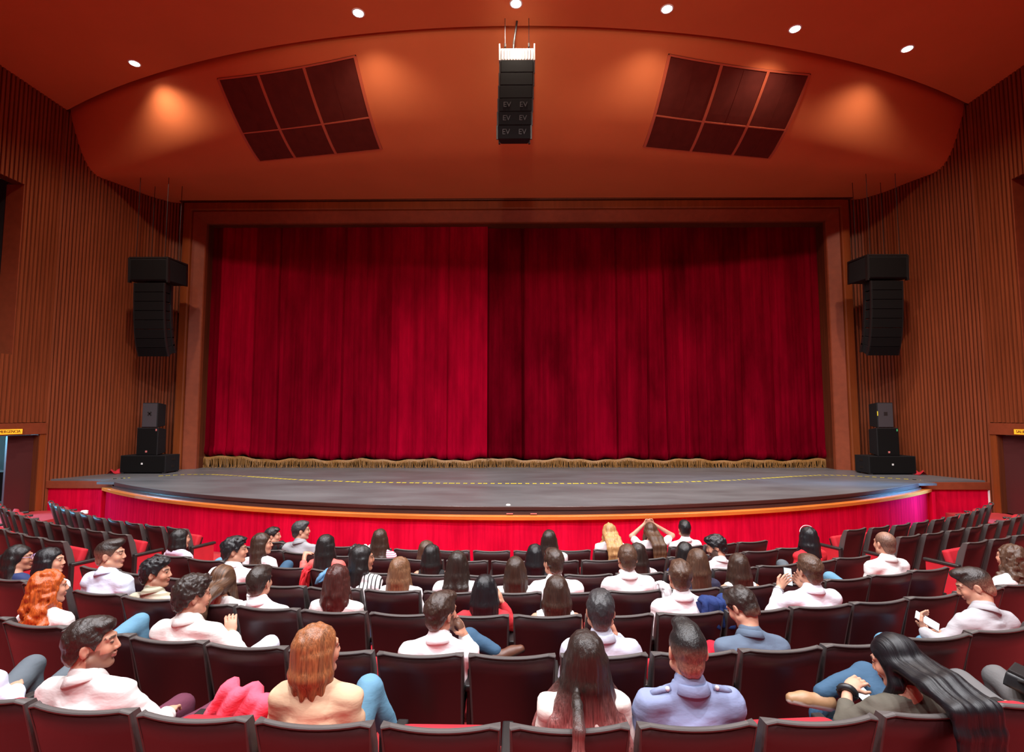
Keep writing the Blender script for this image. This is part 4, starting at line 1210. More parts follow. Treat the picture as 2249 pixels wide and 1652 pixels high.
    if glasses:
        bm = bmesh.new()
        for s in (-1, 1):
            c = [H((s * .032 + .022 * math.cos(a), .104, .006 + .018 * math.sin(a))) for a in np.linspace(0, 2 * math.pi, 13)]
            tube(bm, c, .003, 5); tube(bm, [H((s * .054, .102, .012)), H((s * .076, -.01, .012))], .0025, 4)
        tube(bm, [H((-.01, .108, .01)), H((.01, .108, .01))], .003, 4)
        bm_obj('glasses', bm, mat('glasses_frame', (.30, .22, .38), .3), root)
    return dict(root=root, H=H, A=A, hc=hc, Rh=Rh, sz=sz, frame=(X0, Y0, Z0, th))

def build_hair(root, pid, hair, female, H, hc, Rh, sz, vh, sx, sy, zsh, nb, top, sk):
    style, c1n, c2n, L, opt = hair
    c1 = np.array(HC[c1n]); c2 = np.array(HC[c2n or c1n])
    rr = random.Random(pid * 7 + 1)
    v = vh * .95 if style in ('short', 'fade', 'curly', 'shaved') else vh * 1.08
    long_ = style in ('long', 'wavy', 'curlylong', 'bob', 'pony')
    zlo = hc[2] - (.16 * sz if not long_ else L + .10)
    if opt.get('lock'): zlo = min(zlo, opt['lock'][1] - .05)
    ext = .13 * sz + (.09 * max(1, opt.get('wid', 1)) if long_ else .02) + (.05 if style in ('wavy', 'curlylong') else 0)
    lo = hc - [ext, ext + .05, 0]; hi = hc + [ext, ext, .175 * sz]
    X, Y, Z = axis(lo[0], hi[0], v, ()), axis(min(lo[1], -.10 if opt.get('y', 0) > -.02 and not opt.get('lock') else -.19) if long_ else lo[1], hi[1], v, ()), axis(zlo, hi[2], v, ())
    f = Field(X, Y, Z)
    P = lambda r: tuple(sz * q for q in r)
    x, y, z = X[:, None, None] - hc[0], Y[None, :, None] - hc[1], Z[None, None, :] - hc[2]
    Rl = Rh / sz
    hv = [x * Rl[0, q] + y * Rl[1, q] + z * Rl[2, q] for q in range(3)]
    if not long_:
        t = {'short': .0105, 'curly': .016, 'fade': .0062, 'shaved': .0040}[style]
        f.ell(H((0, -.016, .031)), P((.0745 + t, .093 + t, .084 + t)), Rh, 0)
        f.ell(H((0, -.050, -.030)), P((.058 + t * .6, .052 + t * .7, .066)), Rh, .012)
        fy = np.interp(hv[1], [-.14, -.07, -.045, -.028, -.012, .004, .022, .034, .055, .076, .10], [-.088, -.082, -.045, -.012, .022, .016, -.014, .012, .044, .066, .080])
        f.F = np.maximum(f.F, (fy - hv[2]) * sz * .75).astype(np.float32)
        if style == 'short':
            f.ell(H((0, .012, .088)), P((.062, .078, .036)), Rh, .02); f.ell(H((.018, .055, .088)), P((.042, .035, .026)), Rh, .02)
            f.noise(.0050, (.022, .05, .03), pid); f.noise(.0028, (.011, .022, .013), pid + 5)
        elif style == 'fade':
            f.ell(H((0, .010, .094)), P((.058, .080, .034)), Rh, .008); f.ell(H((-.010, .058, .100)), P((.044, .040, .030)), Rh, .015)
            f.noise(.0026, (.016, .05, .03), pid)
        elif style == 'curly':
            f.ell(H((0, .015, .092)), P((.070, .084, .040)), Rh, .02)
            f.noise(.0085, (.020, .020, .020), pid); f.noise(.004, (.011, .011, .011), pid + 5)
    else:
        f.ell(H((0, -.018, .032)), P((.088, .106, .096)), Rh, 0)
        f.ell(H((0, -.050, -.030)), P((.078, .064, .085)), Rh, .02)
        fy = np.interp(hv[1], [-.14, .000, .018, .040, .066, .086, .11], [-.3, -.3, -.10, .012, .050, .072, .085])
        f.F = np.maximum(f.F, (fy - hv[2]) * sz * .8).astype(np.float32)
        wid = opt.get('wid', 1.0); yb = opt.get('y', .065); n = 9
        for j in range(n):
            al = math.radians(-112 + 224 * j / (n - 1)); u = math.sin(al)
            s0 = H((.074 * u, -.018 - .074 * math.cos(al), .0)); 
            s1 = H((.082 * u, -.022 - .080 * math.cos(al), -.085))
            if style == 'bob':
                e = H((.086 * u, -.015 - .082 * math.cos(al), -L)); f.cone(s0, s1, .026 * sz, .027 * sz, .02); f.cone(s1, e, .027 * sz, .018 * sz, .02); continue
            front = abs(j - (n - 1) / 2) >= 3.6
            if style == 'pony' and front: continue
            dl = rr.uniform(-.05, .03)
            if front and not opt.get('back'):
                e = np.array([sx + u * .105 * wid, nb[1] + .09, hc[2] - min(L, .34) + dl]); m_ = s1 * .45 + e * .55 + [u * .015, .01, .0]
            else:
                zz = hc[2] - L + dl
                vv = (zz - .36) / .59
                yy = yb if yb < -.02 or zz > .97 else max(yb, .13 * (1 - vv) - .034 * vv + .088)   # rests in front of the seat back
                e = np.array([sx * .5 + hc[0] * .5 + opt.get('dx', 0) + u * .098 * wid, yy + rr.uniform(-.008, .008), zz])
                m_ = s1 * .5 + e * .5; m_[1] = min(m_[1], s1[1] * .35 + yy * .65)
            r = .030 * sz
            if yb < -.02 and not front:
                w2 = np.array([s0[0] * .45 + e[0] * .55, -.080, .985]); w1 = s0 * .48 + w2 * .52 + [0, -.012, .010]; e[1] = -.100
                w3 = np.array([w2[0] * .75 + e[0] * .25, -.098, .90])
                f.cone(s0, w1, .027 * sz, r, .03); f.cone(w1, w2, r, r * .9, .03); f.cone(w2, w3, r * .9, r * .8, .03); f.cone(w3, e, r * .8, r * .45, .02); continue
            f.cone(s0, s1, .027 * sz, r, .025)
            if style in ('wavy', 'curlylong'):
                q0 = s1; nseg = 6
                for q in range(1, nseg + 1):
                    tt = q / nseg; q1 = (s1 * (1 - tt) ** 2 + 2 * m_ * tt * (1 - tt) + e * tt * tt) + np.array([.020 * math.sin(q * 2.1 + j), .014 * math.cos(q * 1.9 + j * 2), 0]) * (1.4 if style == 'curlylong' else 1)
                    f.cone(q0, q1, r * (1.05 - .35 * (tt - 1 / nseg)), r * (1.05 - .35 * tt), .012); q0 = q1
            else:
                f.cone(s1, m_, r, r * .92, .022); f.cone(m_, e, r * .92, r * .55, .02)
        if opt.get('lock') is not None:
            lx, lz = opt['lock']
            q = [H((lx, -.080, -.09)), np.array([hc[0] + lx * 1.2, .035, 1.015]), np.array([hc[0] + lx * 1.35, -.078, .968]), np.array([hc[0] + lx * 1.4, -.088, .88]), np.array([hc[0] + lx * 1.25, -.075, lz])]
            for a_, b_, r1, r2 in zip(q[:-1], q[1:], (.012, .022, .026, .026), (.022, .026, .026, .012)): f.cone(a_, b_, r1, r2, .015)
        if style == 'pony':
            f.ell(H((0, -.118, .02)), P((.03, .03, .03)), Rh, .02)
            e = np.array([hc[0] - .01, yb, hc[2] - L]); f.cone(H((0, -.125, .01)), H((0, -.14, -.10)), .03, .034, .02); f.cone(H((0, -.14, -.10)), e, .034, .015, .02)
        if style == 'curlylong': f.noise(.013, (.030, .030, .034), pid); f.noise(.006, (.016, .016, .018), pid + 3)
        elif style == 'wavy': f.noise(.009, (.022, .022, .075), pid); f.noise(.004, (.012, .012, .05), pid + 3)
        elif yb < -.02: f.noise(.0060, (.020, .6, .6), pid); f.noise(.0035, (.011, .5, .5), pid + 3)
        else: f.noise(.0050, (.022, .022, .40), pid); f.noise(.0030, (.012, .012, .22), pid + 3)
    V, Q = f.mesh()
    if len(V) == 0: return
    hvv = ((V - hc) @ Rh) / sz
    t = np.clip((hc[2] - .06 - V[:, 2]) / max(.05, L - .10), 0, 1) if long_ else np.zeros(len(V))
    t = np.clip((t - opt.get('from', .3)) / (opt.get('to', .8) - opt.get('from', .3)), 0, 1)[:, None]
    cols = c1 * (1 - t) + c2 * t
    if style in ('fade', 'shaved'):
        q = np.clip((.060 - hvv[:, 2]) / .05, 0, 1) if style == 'fade' else np.full(len(V), 1.0)
        q2 = np.clip((-.0 - hvv[:, 2]) / .08, 0, 1)
        mixv = (q * .28 + q2 * .40)[:, None] if style == 'fade' else (.20 + .25 * np.clip((hvv[:, 2] - .05) / .06, 0, 1) + .2 * q2)[:, None]
        cols = c1 * (1 - mixv) + sk * mixv
    elif style == 'short':
        q2 = np.clip((-.03 - hvv[:, 2]) / .06, 0, 1)[:, None] * .35
        cols = cols * (1 - q2) + sk * q2
    if opt.get('lights') is not None:
        k = (np.sin(V[:, 0] * 170 + V[:, 2] * 9) * np.sin(V[:, 0] * 71 + 1) > .15)[:, None] * .5
        cols = cols * (1 - k) + np.array(HC[opt['lights']]) * k
    obj('hair', me_np('hair', V, Q, True, [(MHO if opt.get('y', 0) < -.02 else MH) if long_ else MHS], cols), root)
# ------------------------------------------------------------------ the audience
WH = fab('white_shirt', C_['white']); WH2 = fab('white_blouse', C_['offwhite'], .7, None, .5); CR = fab('cream_shirt', C_['cream'])
def h(style, c1, c2=None, L=.4, **o): return (style, c1, c2, L, o)
person(1, 0, h('short', 'black'), fab('grey_tee', C_['grey']), -72, 'dark-haired man in the front row beyond the long-haired woman in white')
person(2, 1, h('long', 'dkbrown', 'brown', .36, y=.06), WH, -68, 'woman with long dark brown hair in white top, knee raised', neck='round', legs={'R': [(.10, .28, .50), (.12, .62, .76), (.10, .66, .25), (.1, .8, .2)], 'L': [(-.06, .28, .50), (-.08, .70, .52), (-.08, .72, .11), (-.08, .9, .05)]}, trousers='jeans')
person(3, 0, h('short', 'greydark'), fab('grey_shirt', C_['grey'], .7), -62, 'man in dark grey collared shirt turned right near the stage front')
person(4, 1, h('long', 'black', None, .42, y=.03), fab('coral_blouse', C_['coral'], .5), -18, 'woman with long black hair in shiny coral blouse', neck='round', sleeve='rolled', arms={'L': ((-.46, .22, .84), (-.50, .34, 1.02))})
person(5, 1, h('long', 'dkbrown', None, .34, y=.05), fab('pink_striped_blouse', C_['white'], .7, ((.55, .12, .22), 'Z', 14, .62)), -12, 'woman with dark shoulder-length hair in pink striped white blouse', neck='round')
person(7, 1, h('long', 'black', None, .50, y=.05, dx=-.10, wid=.62), fab('black_striped_top', C_['white'], .7, ((.03, .03, .03), 'X', 9, .80)), -62, 'woman with sleek black hair tied half up, face turned right, striped white top', neck='round', skin=SKIN2)
person(8, 1, h('long', 'ltbrown', 'ltbrown', .34, y=.05), WH, -22, 'woman with light brown hair in white tee turned slightly right', neck='round', sleeve='short')
person(9, 1, h('wavy', 'red_dark', 'red_dark', .50, y=.03), WH2, -12, 'woman with long mahogany brown hair in white lace blouse', neck='round', arms={'L': ((-.34, .24, .72), (-.20, .42, .64))})
person(10, 0, h('short', 'dark'), WH, -8, 'man with short dark hair in white shirt left of the denim jacket', neck='collar')
person(11, 1, h('long', 'brown', 'ombre', .62, y=-.09, lights='ltbrown', wid=.95), WH2, 0, 'woman with very long caramel streaked hair hanging over her seat', neck='round')
person(12, 0, h('curly', 'jet'), WH, -64, 'curly black-haired man in white shirt facing right, fourth row', neck='collar')
person(13, 1, h('bob', 'black', None, .20), fab('hoodie', C_['lilac'], .85), -35, 'dark-haired woman in pale hooded top by the left aisle', neck='hood', trousers='ltjeans', legs={'R': [(-.02, .28, .50), (.10, .64, .70), (.12, .70, .2), (.1, .9, .1)], 'L': [(-.17, .28, .50), (-.2, .70, .52), (-.2, .72, .11), (-.2, .9, .05)]})
person(14, 0, h('curly', 'jet'), fab('olive_striped_shirt', C_['olive'], .8, ((.50, .47, .36), 'Z', 10, .45)), -74, 'curly-haired man in olive striped shirt, mouth open, in profile', beard=.25)
person(15, 0, h('fade', 'dark'), fab('pale_blue_shirt', C_['ltblue'], .7), -72, 'man with shaved sides in pale blue-white shirt, profile to the right', neck='collar')
person(16, 1, h('pony', 'black', None, .36, y=.04), fab('navy_blazer', C_['navy'], .7), -66, 'woman in navy blazer and lilac glasses at the far left', neck='round', glasses=True, skin=SKIN2)
person(17, 1, h('long', 'jet', None, .42, y=.05, back=1), WH, -70, 'woman with straight jet black hair in profile beside the navy blazer', neck='round')
person(18, 1, h('curlylong', 'ginger', None, .33, y=.09, wid=1.0), WH2, -38, 'woman with curly bright ginger hair and white top', neck='round', trousers='ltjeans', legs={'R': [(.0, .28, .50), (.16, .66, .72), (.2, .7, .2), (.2, .9, .1)], 'L': [(-.17, .28, .50), (-.2, .70, .52), (-.2, .72, .11), (-.2, .9, .05)]})
person(19, 0, h('curly', 'dark'), fab('white_shirt_soft', (.78, .75, .71), .8), -40, 'man with dark cropped curls in loose white shirt and white jeans', neck='collar', trousers='whitejeans', pitch=6,
       legs={'R': [(.10, .28, .50), (.30, .63, .66), (.30, .68, .2), (.3, .86, .1)], 'L': [(-.08, .28, .50), (-.10, .70, .52), (-.10, .74, .11), (-.1, .9, .05)]},
       arms={'R': ((.30, .30, .72), (.12, .45, .80), (-.3, .3, .8), (-.5, .8, .2), .5)}, fine_hand=('R',))
person(20, 0, h('short', 'dark'), fab('ivory_shirt', (.72, .66, .64), .7), -62, 'bearded man in ivory shirt and plum trousers, nearest row on the left', neck='collar', beard=.55, trousers='plum',
       legs={'R': [(-.02, .28, .50), (.19, .70, .565), (.2, .73, .12), (.2, .92, .06)], 'L': [(-.17, .28, .50), (-.05, .71, .575), (-.02, .74, .12), (-.02, .92, .06)]},
       arms={'R': ((.14, .30, .70), (.05, .47, .665), (-.4, .8, -.1), (.1, .1, -1), .4)}, fine_hand=('R',))
person(21, 0, h('short', 'dark'), fab('sky_blue_shirt', C_['ltblue'], .7), -20, 'man in light blue shirt and grey jeans, cut off at the left edge', neck='collar', trousers='greyjeans', shift=.535,
       legs={'R': [(-.28, .28, .52), (-.24, .72, .745), (-.25, .74, .15), (-.25, .92, .08)], 'L': [(-.46, .28, .52), (-.62, .72, .70), (-.6, .74, .15), (-.6, .92, .08)]},
       arms={'R': ((-.16, .26, .74), (-.42, .48, .70), (-.8, .5, 0), (.1, .2, -1), .4)}, fine_hand=('R',))
person(23, 1, h('bob', 'copper', 'copper', .165, lights='ltbrown'), fab('tan_top', C_['tan'], .8), -42, 'woman with straight copper bob in tan top', neck='high', trousers='ltjeans',
       legs={'R': [(.02, .28, .52), (.08, .52, .83), (.22, .66, .40), (.3, .8, .36)], 'L': [(-.16, .28, .50), (-.12, .70, .55), (-.12, .72, .11), (-.12, .9, .05)]})
person(24, 0, h('short', 'dkbrown'), WH, -36, 'bearded man in white shirt resting his chin on his hand', neck='collar', beard=.8, trousers='jeans', shoe_col=(.10, .035, .018),
       arms={'R': ((.26, .40, .74), (.215, .375, .90), (-.35, -.05, .9), (-.9, .2, -.2), .55)}, fine_hand=('R',),
       legs={'R': [(.14, .30, .50), (.22, .62, .78), (.40, .62, .70), (.52, .66, .74)], 'L': [(-.04, .28, .50), (.02, .70, .52), (.05, .72, .11), (.05, .9, .05)]})
person(25, 1, h('long', 'jet', None, .40, y=.05), fab('red_sweater', C_['red'], .85), -12, 'woman with black hair in red sweater, hand raised to her cheek', neck='round', sleeve='long',
       arms={'R': ((.28, .34, .74), (.19, .375, .90), (-.3, .0, .9), (-.9, .2, 0), .4), 'L': ((-.24, .24, .74), (-.1, .44, .64))}, fine_hand=('R',))
person(26, 1, h('long', 'dark', None, .30, y=.05), WH, 0, 'woman with dark brown hair in white blouse seen from behind', neck='round')
person(27, 1, h('long', 'black', None, .44, y=.04), fab('black_top', C_['black'], .8), -14, 'woman with straight black hair and bare shoulders', neck='scoop', sleeve='none')
person(28, 1, h('long', 'brown', None, .30, y=.05), WH, -25, 'brown-haired woman half hidden behind the bare-shouldered woman', neck='round')
person(29, 1, h('long', 'jet', None, .48, y=.01), fab('black_top2', C_['black'], .8), 0, 'woman with glossy jet black hair down her back, black top', neck='round')
person(30, 1, h('long', 'dark', None, .32, y=.05), WH, -8, 'woman with dark hair in white near the centre stage front', neck='round')
person(31, 1, h('long', 'dkbrown', 'ombre', .44, y=.05), WH2, 0, 'woman with brown hair fading to copper tips, white lace top', neck='scoop')
person(32, 0, h('short', 'dkbrown'), WH, 28, 'man with side-swept brown hair in white shirt, head turned left', neck='collar')
person(33, 1, h('long', 'dkbrown', 'brown', .44, y=.055), fab('white_tank', C_['white'], .8), 0, 'woman with long dark brown hair in sleeveless white top', neck='scoop', sleeve='none')
person(34, 0, h('short', 'greydark'), fab('pale_grey_blue_shirt', (.50, .53, .62), .75), -6, 'man with greying dark hair in pale grey-blue shirt', neck='collar', arms={'R': ((.24, .36, .74), (.155, .39, .88), (-.3, .05, .9), (-.9, .2, 0), .5)}, fine_hand=('R',))
person(35, 1, h('wavy', 'blond', 'blond', .50, y=-.09), WH, 0, 'blond wavy-haired woman in white in the front row', neck='round')
person(36, 1, h('long', 'brown', 'ombre', .55, y=-.09, wid=.75), WH, 0, 'woman with straight ombre hair and both arms raised to her head', neck='round', sleeve='short',
       arms={'L': ((-.15, .32, 1.04), (.05, .34, 1.20), (.7, .1, .35), (0, -1, -.3), .3), 'R': ((.48, .32, 1.03), (.20, .34, 1.20), (-.7, .1, .3), (0, -1, -.3), .3)}, fine_hand=())
person(37, 0, h('short', 'jet'), WH, -4, 'man with neat black hair in white shirt in the front row', neck='collar')
person(38, 1, h('long', 'dark', None, .36, y=.05), fab('floral_blouse', C_['white'], .8, ((.45, .16, .16), 'X', 16, .78)), -4, 'dark-haired woman in patterned white blouse behind the brown-haired man', neck='round')
person(39, 0, h('short', 'brown'), WH, 0, 'man with mid-brown hair and white shirt, seen squarely from behind', neck='collar')
person(40, 1, h('bob', 'black', None, .17), fab('navy_top', C_['navy'], .8), -8, 'black-haired woman largely hidden by the long brown hair', neck='round')
person(41, 1, h('long', 'brown', 'dkbrown', .46, y=.04), fab('dark_navy_top', (.03, .03, .06), .8), 0, 'woman with long brown hair in dark navy top', neck='round')
person(42, 0, h('short', 'brown'), WH, -4, 'man with close-cut brown hair in creased white shirt, fifth row', neck='collar')
person(43, 0, h('curly', 'jet'), fab('pale_grey_shirt', (.62, .61, .62), .75), 66, 'bearded man with thick black hair looking down to the left', neck='collar', pitch=18, beard=.85)
person(44, 1, h('long', 'dkbrown', 'ombre', .42, y=.05, wid=1.1), fab('white_tank', None) if 0 else FAB['white_tank'], 2, 'woman with brown to honey hair in white sleeveless top, right of centre', neck='scoop', sleeve='none')
person(45, 0, h('short', 'dark'), fab('denim_shirt', C_['denimshirt'], .8), 30, 'man in blue denim shirt bending his head forward', neck='collar', pitch=34)
p47 = person(47, 1, h('long', 'jet', None, .48, y=.03), fab('scarlet_top', (.60, .02, .03), .8), -2, 'woman with black hair, white hairband and red top', neck='round', trousers='greyjeans', legs={'L': [(.0, .28, .50), (.04, .62, .73), (.1, .66, .2), (.1, .85, .1)], 'R': [(.14, .28, .5), (.2, .70, .52), (.2, .72, .11), (.2, .9, .05)]})
p48 = person(48, 0, h('short', 'brown'), fab('white_shirt_cool', (.76, .77, .84), .7), 8, 'man with brown hair in white shirt holding up a phone', neck='collar',
       arms={'L': ((-.22, .30, .80), (-.055, .45, .935), (.62, .3, .42), (.3, -.9, .3), .35), 'R': ((.27, .30, .80), (.20, .45, .925), (-.45, .25, .55), (-.3, -.9, .3), .35)}, fine_hand=('L', 'R'))
person(49, 0, h('shaved', 'dark'), fab('white_linen_shirt', C_['offwhite'], .8), 8, 'man with shaved head in white shirt, jeans leg turned left', neck='collar', trousers='ltjeans', legs={'L': [(.06, .28, .50), (-.14, .62, .735), (-.05, .68, .2), (-.1, .85, .1)], 'R': [(.2, .28, .5), (.24, .70, .54), (.2, .72, .11), (.2, .9, .05)]})
p50 = person(50, 0, h('fade', 'dark'), fab('soft_grey_shirt', C_['ltgrey'], .75), 55, 'man with dark quiff in light grey shirt reading a phone', neck='collar', pitch=24, trousers='ltjeans',
       arms={'L': ((-.10, .32, .72), (-.06, .50, .735), (.2, .35, .6), (.5, -.6, .3), .5), 'R': ((.42, .30, .70), (.10, .52, .70), (-.6, .3, .1), (0, 0, 1), .4)}, fine_hand=('L',),
       legs={'L': [(.02, .28, .50), (-.27, .64, .62), (-.2, .70, .2), (-.2, .9, .1)], 'R': [(.2, .28, .5), (.16, .70, .54), (.16, .72, .11), (.2, .9, .05)]})
person(51, 1, h('curlylong', 'brown', 'brown', .30, y=.05), fab('lace_top', C_['offwhite'], .8), 20, 'woman with brown ringlets in white lace top at the right edge', neck='round')
person(52, 1, h('long', 'dark', 'pink', .42, y=.055, wid=2.3, lock=(-.055, .70), **{'from': .12, 'to': .72}), CR, 0, 'woman with dark hair dyed dusty pink at the ends, cream top', neck='scoop', sleeve='short')
p53 = person(53, 0, h('fade', 'black'), fab('blue_shirt', C_['blueshirt'], .75), -2, 'man with undercut hair in blue-grey epaulette shirt', neck='collar')
p54 = person(54, 1, h('long', 'jet', None, .60, y=-.09, dx=.05, wid=1.0), fab('olive_jacket', C_['olivejacket'], .8), 40, 'woman with long straight black hair and olive jacket, legs crossed', neck='round', pitch=22, trousers='jeans', shoe_col=(.36, .20, .10),
       arms={'L': ((-.19, .33, .72), (-.05, .49, .80), (.75, .2, .28), (.25, .3, -.9), .45)}, fine_hand=('L',), sleeve='rolled',
       legs={'L': [(-.02, .28, .52), (-.05, .70, .545), (-.06, .72, .11), (-.06, .9, .05)], 'R': [(.12, .28, .54), (.16, .62, .80), (-.10, .62, .72), (-.30, .66, .75)]})
person(55, 0, h('short', 'dark'), fab('black_jacket', C_['black'], .6), 10, 'person in grey trousers cut off at the right edge', neck='round', trousers='greytrouser', shift=-.525,
       legs={'L': [(.36, .28, .52), (.37, .72, .655), (.38, .74, .12), (.38, .92, .06)], 'R': [(.54, .28, .52), (.64, .72, .655), (.66, .74, .12), (.66, .92, .06)]})

# ------------------------------------------------------------------ small things among the seats
def place(row, k, block='C'):
    x, y, z, th = seat_frame(row, seat_s(row, k), block)
    return Matrix.Translation((x, y, z)) @ Matrix.Rotation(th, 4, 'Z')
def phone(name, label, Mt, on):
    r = thing(name, label, 'phone'); r.matrix_world = Mt
    bm = bmesh.new(); box(bm, -.038, .038, -.005, .005, -.078, .078, .004); bm_obj('phone_body', bm, M['white_paint'] if on == 2 else M['black_plastic'], r)
    bm = bmesh.new(); box(bm, -.034, .034, -.0062, -.0045, -.070, .070); bm_obj('screen', bm, M['screen'], r)
    return r
phone('phone', 'phone with bright screen held up by the brown-haired man', place(4, 4) @ Matrix.Translation((.078, .515, 1.01)) @ Matrix.Rotation(-.35, 4, 'X') @ Matrix.Rotation(.18, 4, 'Y'), 1)
phone('phone', 'white phone in the hand of the man in light grey shirt', place(5, 6) @ Matrix.Translation((-.01, .52, .80)) @ Matrix.Rotation(-.85, 4, 'X') @ Matrix.Rotation(-.75, 4, 'Y'), 2)
phone('phone', 'glowing phone in the lap of the long black-haired woman', place(6, 3) @ Matrix.Translation((.06, .50, .745)) @ Matrix.Rotation(-.9, 4, 'X') @ Matrix.Rotation(-.4, 4, 'Y'), 1)
def cloth_lump(name, label, cat, Mt, size, m, seed, thick=.02, drape=.35, cat2=None):
    """a garment thrown over a seat back: a folded sheet following the back, with creases"""
    rnd = random.Random(seed); a, b, c, d = [rnd.uniform(0, 6) for _ in range(4)]
    nu, nv = 26, 26; P = []
    for i in range(nu):
        u = i / (nu - 1) - .5; row = []
        for j in range(nv):
            v = j / (nv - 1)
            s = (v - .5) * 2 * drape                      # arc length from the ridge
            x = u * size * (1 + .12 * math.sin(3 * v + a)) + .02 * math.sin(7 * v + b)
            zz = -max(0, abs(s) - .03) * (.94 + .1 * math.sin(5 * u + c)); yy = (.03 if abs(s) > .03 else abs(s)) * (1 if s > 0 else -1) + .06 * abs(s) * (1 if s > 0 else -1)
            yy += .018 * math.sin(18 * u + 5 * v + a) + .012 * math.sin(31 * u - 9 * v + d); zz += .012 * math.sin(13 * u + b) + .008 * math.sin(24 * u + 7 * v + c)
            row.append((x, yy, zz))
        P.append(row)
    bm = bmesh.new(); grid_mesh(bm, P)
    r = bm_obj(name, bm, m, None, True); r.matrix_world = Mt
    md = r.modifiers.new('thickness', 'SOLIDIFY'); md.thickness = thick; md.offset = 0
    return tag(r, label, cat)
cloth_lump('jacket', 'bright pink jacket thrown over a seat in the nearest row', 'jacket', place(6, -3) @ Matrix.Translation((.10, .36, .86)) @ Matrix.Rotation(.25, 4, 'Y'), .36, fab('pink_cloth', (.85, .10, .16), .8, None, .8), 3, .03, .34)
cloth_lump('jacket', 'blue denim jacket hung on a seat between two white shirts', 'jacket', place(4, -3) @ Matrix.Translation((-.40, .86, .97)), .24, fab('denim_cloth', (.12, .27, .45), .8), 5, .03, .12)
cloth_lump('jacket', 'navy jacket standing for a person bent behind the denim-shirted man', 'jacket', place(4, 3) @ Matrix.Translation((-.26, .10, .99)), .30, fab('navy_cloth', (.02, .04, .15), .8), 8, .05, .22)  # cloth shape in place of a person bent forward in navy
cloth_lump('bag', 'red shoulder bag on the seat beside the denim-shirted man', 'bag', place(5, 2) @ Matrix.Translation((.20, .40, .78)), .26, fab('red_cloth', (.62, .012, .03), .8), 12, .08, .22)
cloth_lump('scarf', 'narrow red scarf hanging over a seat beside the coral blouse', 'scarf', place(2, -4) @ Matrix.Translation((-.29, -.015, .95)), .05, fab('scarlet_cloth', (.72, .03, .04), .8), 14, .02, .26)
cloth_lump('scarf', 'long white scarf hanging over the seat left of the navy top', 'scarf', place(3, 3) @ Matrix.Translation((.27, .02, .99)), .07, fab('white_cloth', (.8, .78, .8), .8), 15, .03, .32)
cloth_lump('sweater', 'white sweater over a front seat beside the dark-haired woman', 'sweater', place(1, -3) @ Matrix.Translation((-.30, .30, .98)), .17, fab('white_knit', (.82, .80, .82), .85), 17, .05, .16)
cloth_lump('bag', 'black bag hung on a front-row seat left of the dark grey shirt', 'bag', place(0, -7) @ Matrix.Translation((.18, .06, .90)), .30, M['black_leather'], 18, .06, .2)
cloth_lump('bag', 'black bag on a front-row seat left of the white sweater', 'bag', place(0, -5) @ Matrix.Translation((.26, .04, .93)), .12, M['black_leather'], 19, .06, .2)
# paper cup held up by the long caramel-haired woman
r = thing('cup', 'white paper cup beside the woman with caramel streaked hair', 'cup'); r.matrix_world = place(4, -5) @ Matrix.Translation((.20, .30, .86))
bm = bmesh.new(); bmesh.ops.create_cone(bm, cap_ends=True, segments=18, radius1=.030, radius2=.042, depth=.12); bm_obj('cup_body', bm, M['white_paint'], r, True)
bm = bmesh.new(); bmesh.ops.create_cone(bm, cap_ends=True, segments=18, radius1=.044, radius2=.040, depth=.014, matrix=Matrix.Translation((0, 0, .066))); bm_obj('cup_lid', bm, M['white_paint'], r, True)
# crumpled paper on the left block
bm = bmesh.new(); bmesh.ops.create_icosphere(bm, subdivisions=2, radius=.075)
rnd = random.Random(2)
for v in bm.verts: v.co *= rnd.uniform(.7, 1.1); v.co.z *= .6
x, y, z, th = seat_frame(0, -9.963 - .5 - 6.4, 'L')
o = bm_obj('paper', bm, M['white_paint']); o.location = (x + .12, y + .22, z + .86); tag(o, 'crumpled white paper on a front seat of the left block', 'paper')
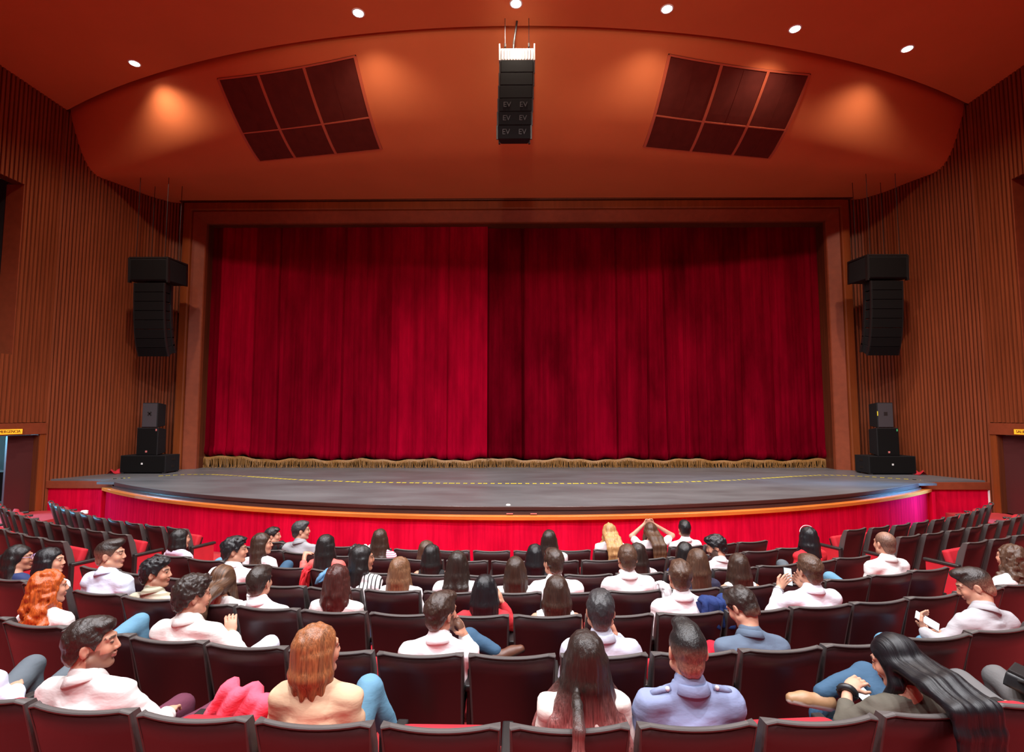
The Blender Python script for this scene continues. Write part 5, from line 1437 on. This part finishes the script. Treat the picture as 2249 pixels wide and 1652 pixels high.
# camera bag on the lap at the right edge
r = thing('camera_bag', 'black camera bag with strap on grey-trousered lap, right edge', 'bag'); r.matrix_world = place(6, 4) @ Matrix.Translation((.56, .56, .70)) @ Matrix.Rotation(.5, 4, 'Z') @ Matrix.Rotation(.25, 4, 'X') @ Matrix.Scale(.66, 4)
bm = bmesh.new(); box(bm, -.13, .13, -.09, .09, 0, .13, .03); bm_obj('bag_body', bm, M['black_leather'], r, True)
bm = bmesh.new(); box(bm, -.12, .12, -.095, .08, .12, .15, .012); box(bm, -.05, .05, -.11, -.09, .06, .13, .008); bm_obj('bag_flap', bm, M['black_plastic'], r)
bm = bmesh.new(); tube(bm, [(-.13, 0, .10), (-.20, -.10, .16), (-.12, -.24, .12), (.02, -.30, .05), (.12, -.2, .02), (.13, 0, .08)], .011, 6); bm_obj('bag_strap', bm, M['black_plastic'], r)
# wristband and hairband
def ring_on(root_info, n, name, m, rad, r_):
    A = root_info['A'][n]; W = A['wr']; d = nrm(A['wr'] - A['el']); a = nrm(np.cross(d, [0, 0, 1])); b = np.cross(d, a)
    bm = bmesh.new(); tube(bm, [W - d * .025 + a * rad * math.cos(t) + b * rad * math.sin(t) for t in np.linspace(0, 2 * math.pi, 19)], r_, 7)
    bm_obj(name, bm, m, root_info['root'], True)
ring_on(p54, 'L', 'scrunchie', M['black_leather'], .036, .017)
ring_on(p48, 'L', 'wristwatch', M['silver'], .038, .007)
# shoulder tabs of the blue-grey shirt
for n, s_ in (('L', -1), ('R', 1)):
    sh = p53['A'][n]['sh']; hcx = p53['hc'][0]
    a = Vector((sh[0] * .45 + hcx * .55 * 1.0 + s_ * .015, sh[1] - .02, sh[2] + .085)); b_ = Vector((sh[0], sh[1] - .02, sh[2] + .062))
    bm = bmesh.new(); tube(bm, [a, (a + b_) / 2 + Vector((0, 0, .006)), b_], .016, 6)
    bm_obj('epaulette', bm, FAB['blue_shirt'], p53['root'], True)
    bm = bmesh.new(); bmesh.ops.create_uvsphere(bm, u_segments=10, v_segments=6, radius=.011, matrix=Matrix.Translation(a * .8 + b_ * .2 + Vector((0, -.012, .010))))
    bm_obj('button', bm, M['white_paint'], p53['root'], True)
bm = bmesh.new()
tube(bm, [p47['H']((.094 * math.sin(t), -.002 + .035 * math.cos(t), .036 + .096 * math.cos(t))) for t in np.linspace(-1.35, 1.35, 17)], .0035, 6)
bm_obj('hairband', bm, M['white_paint'], p47['root'], True)
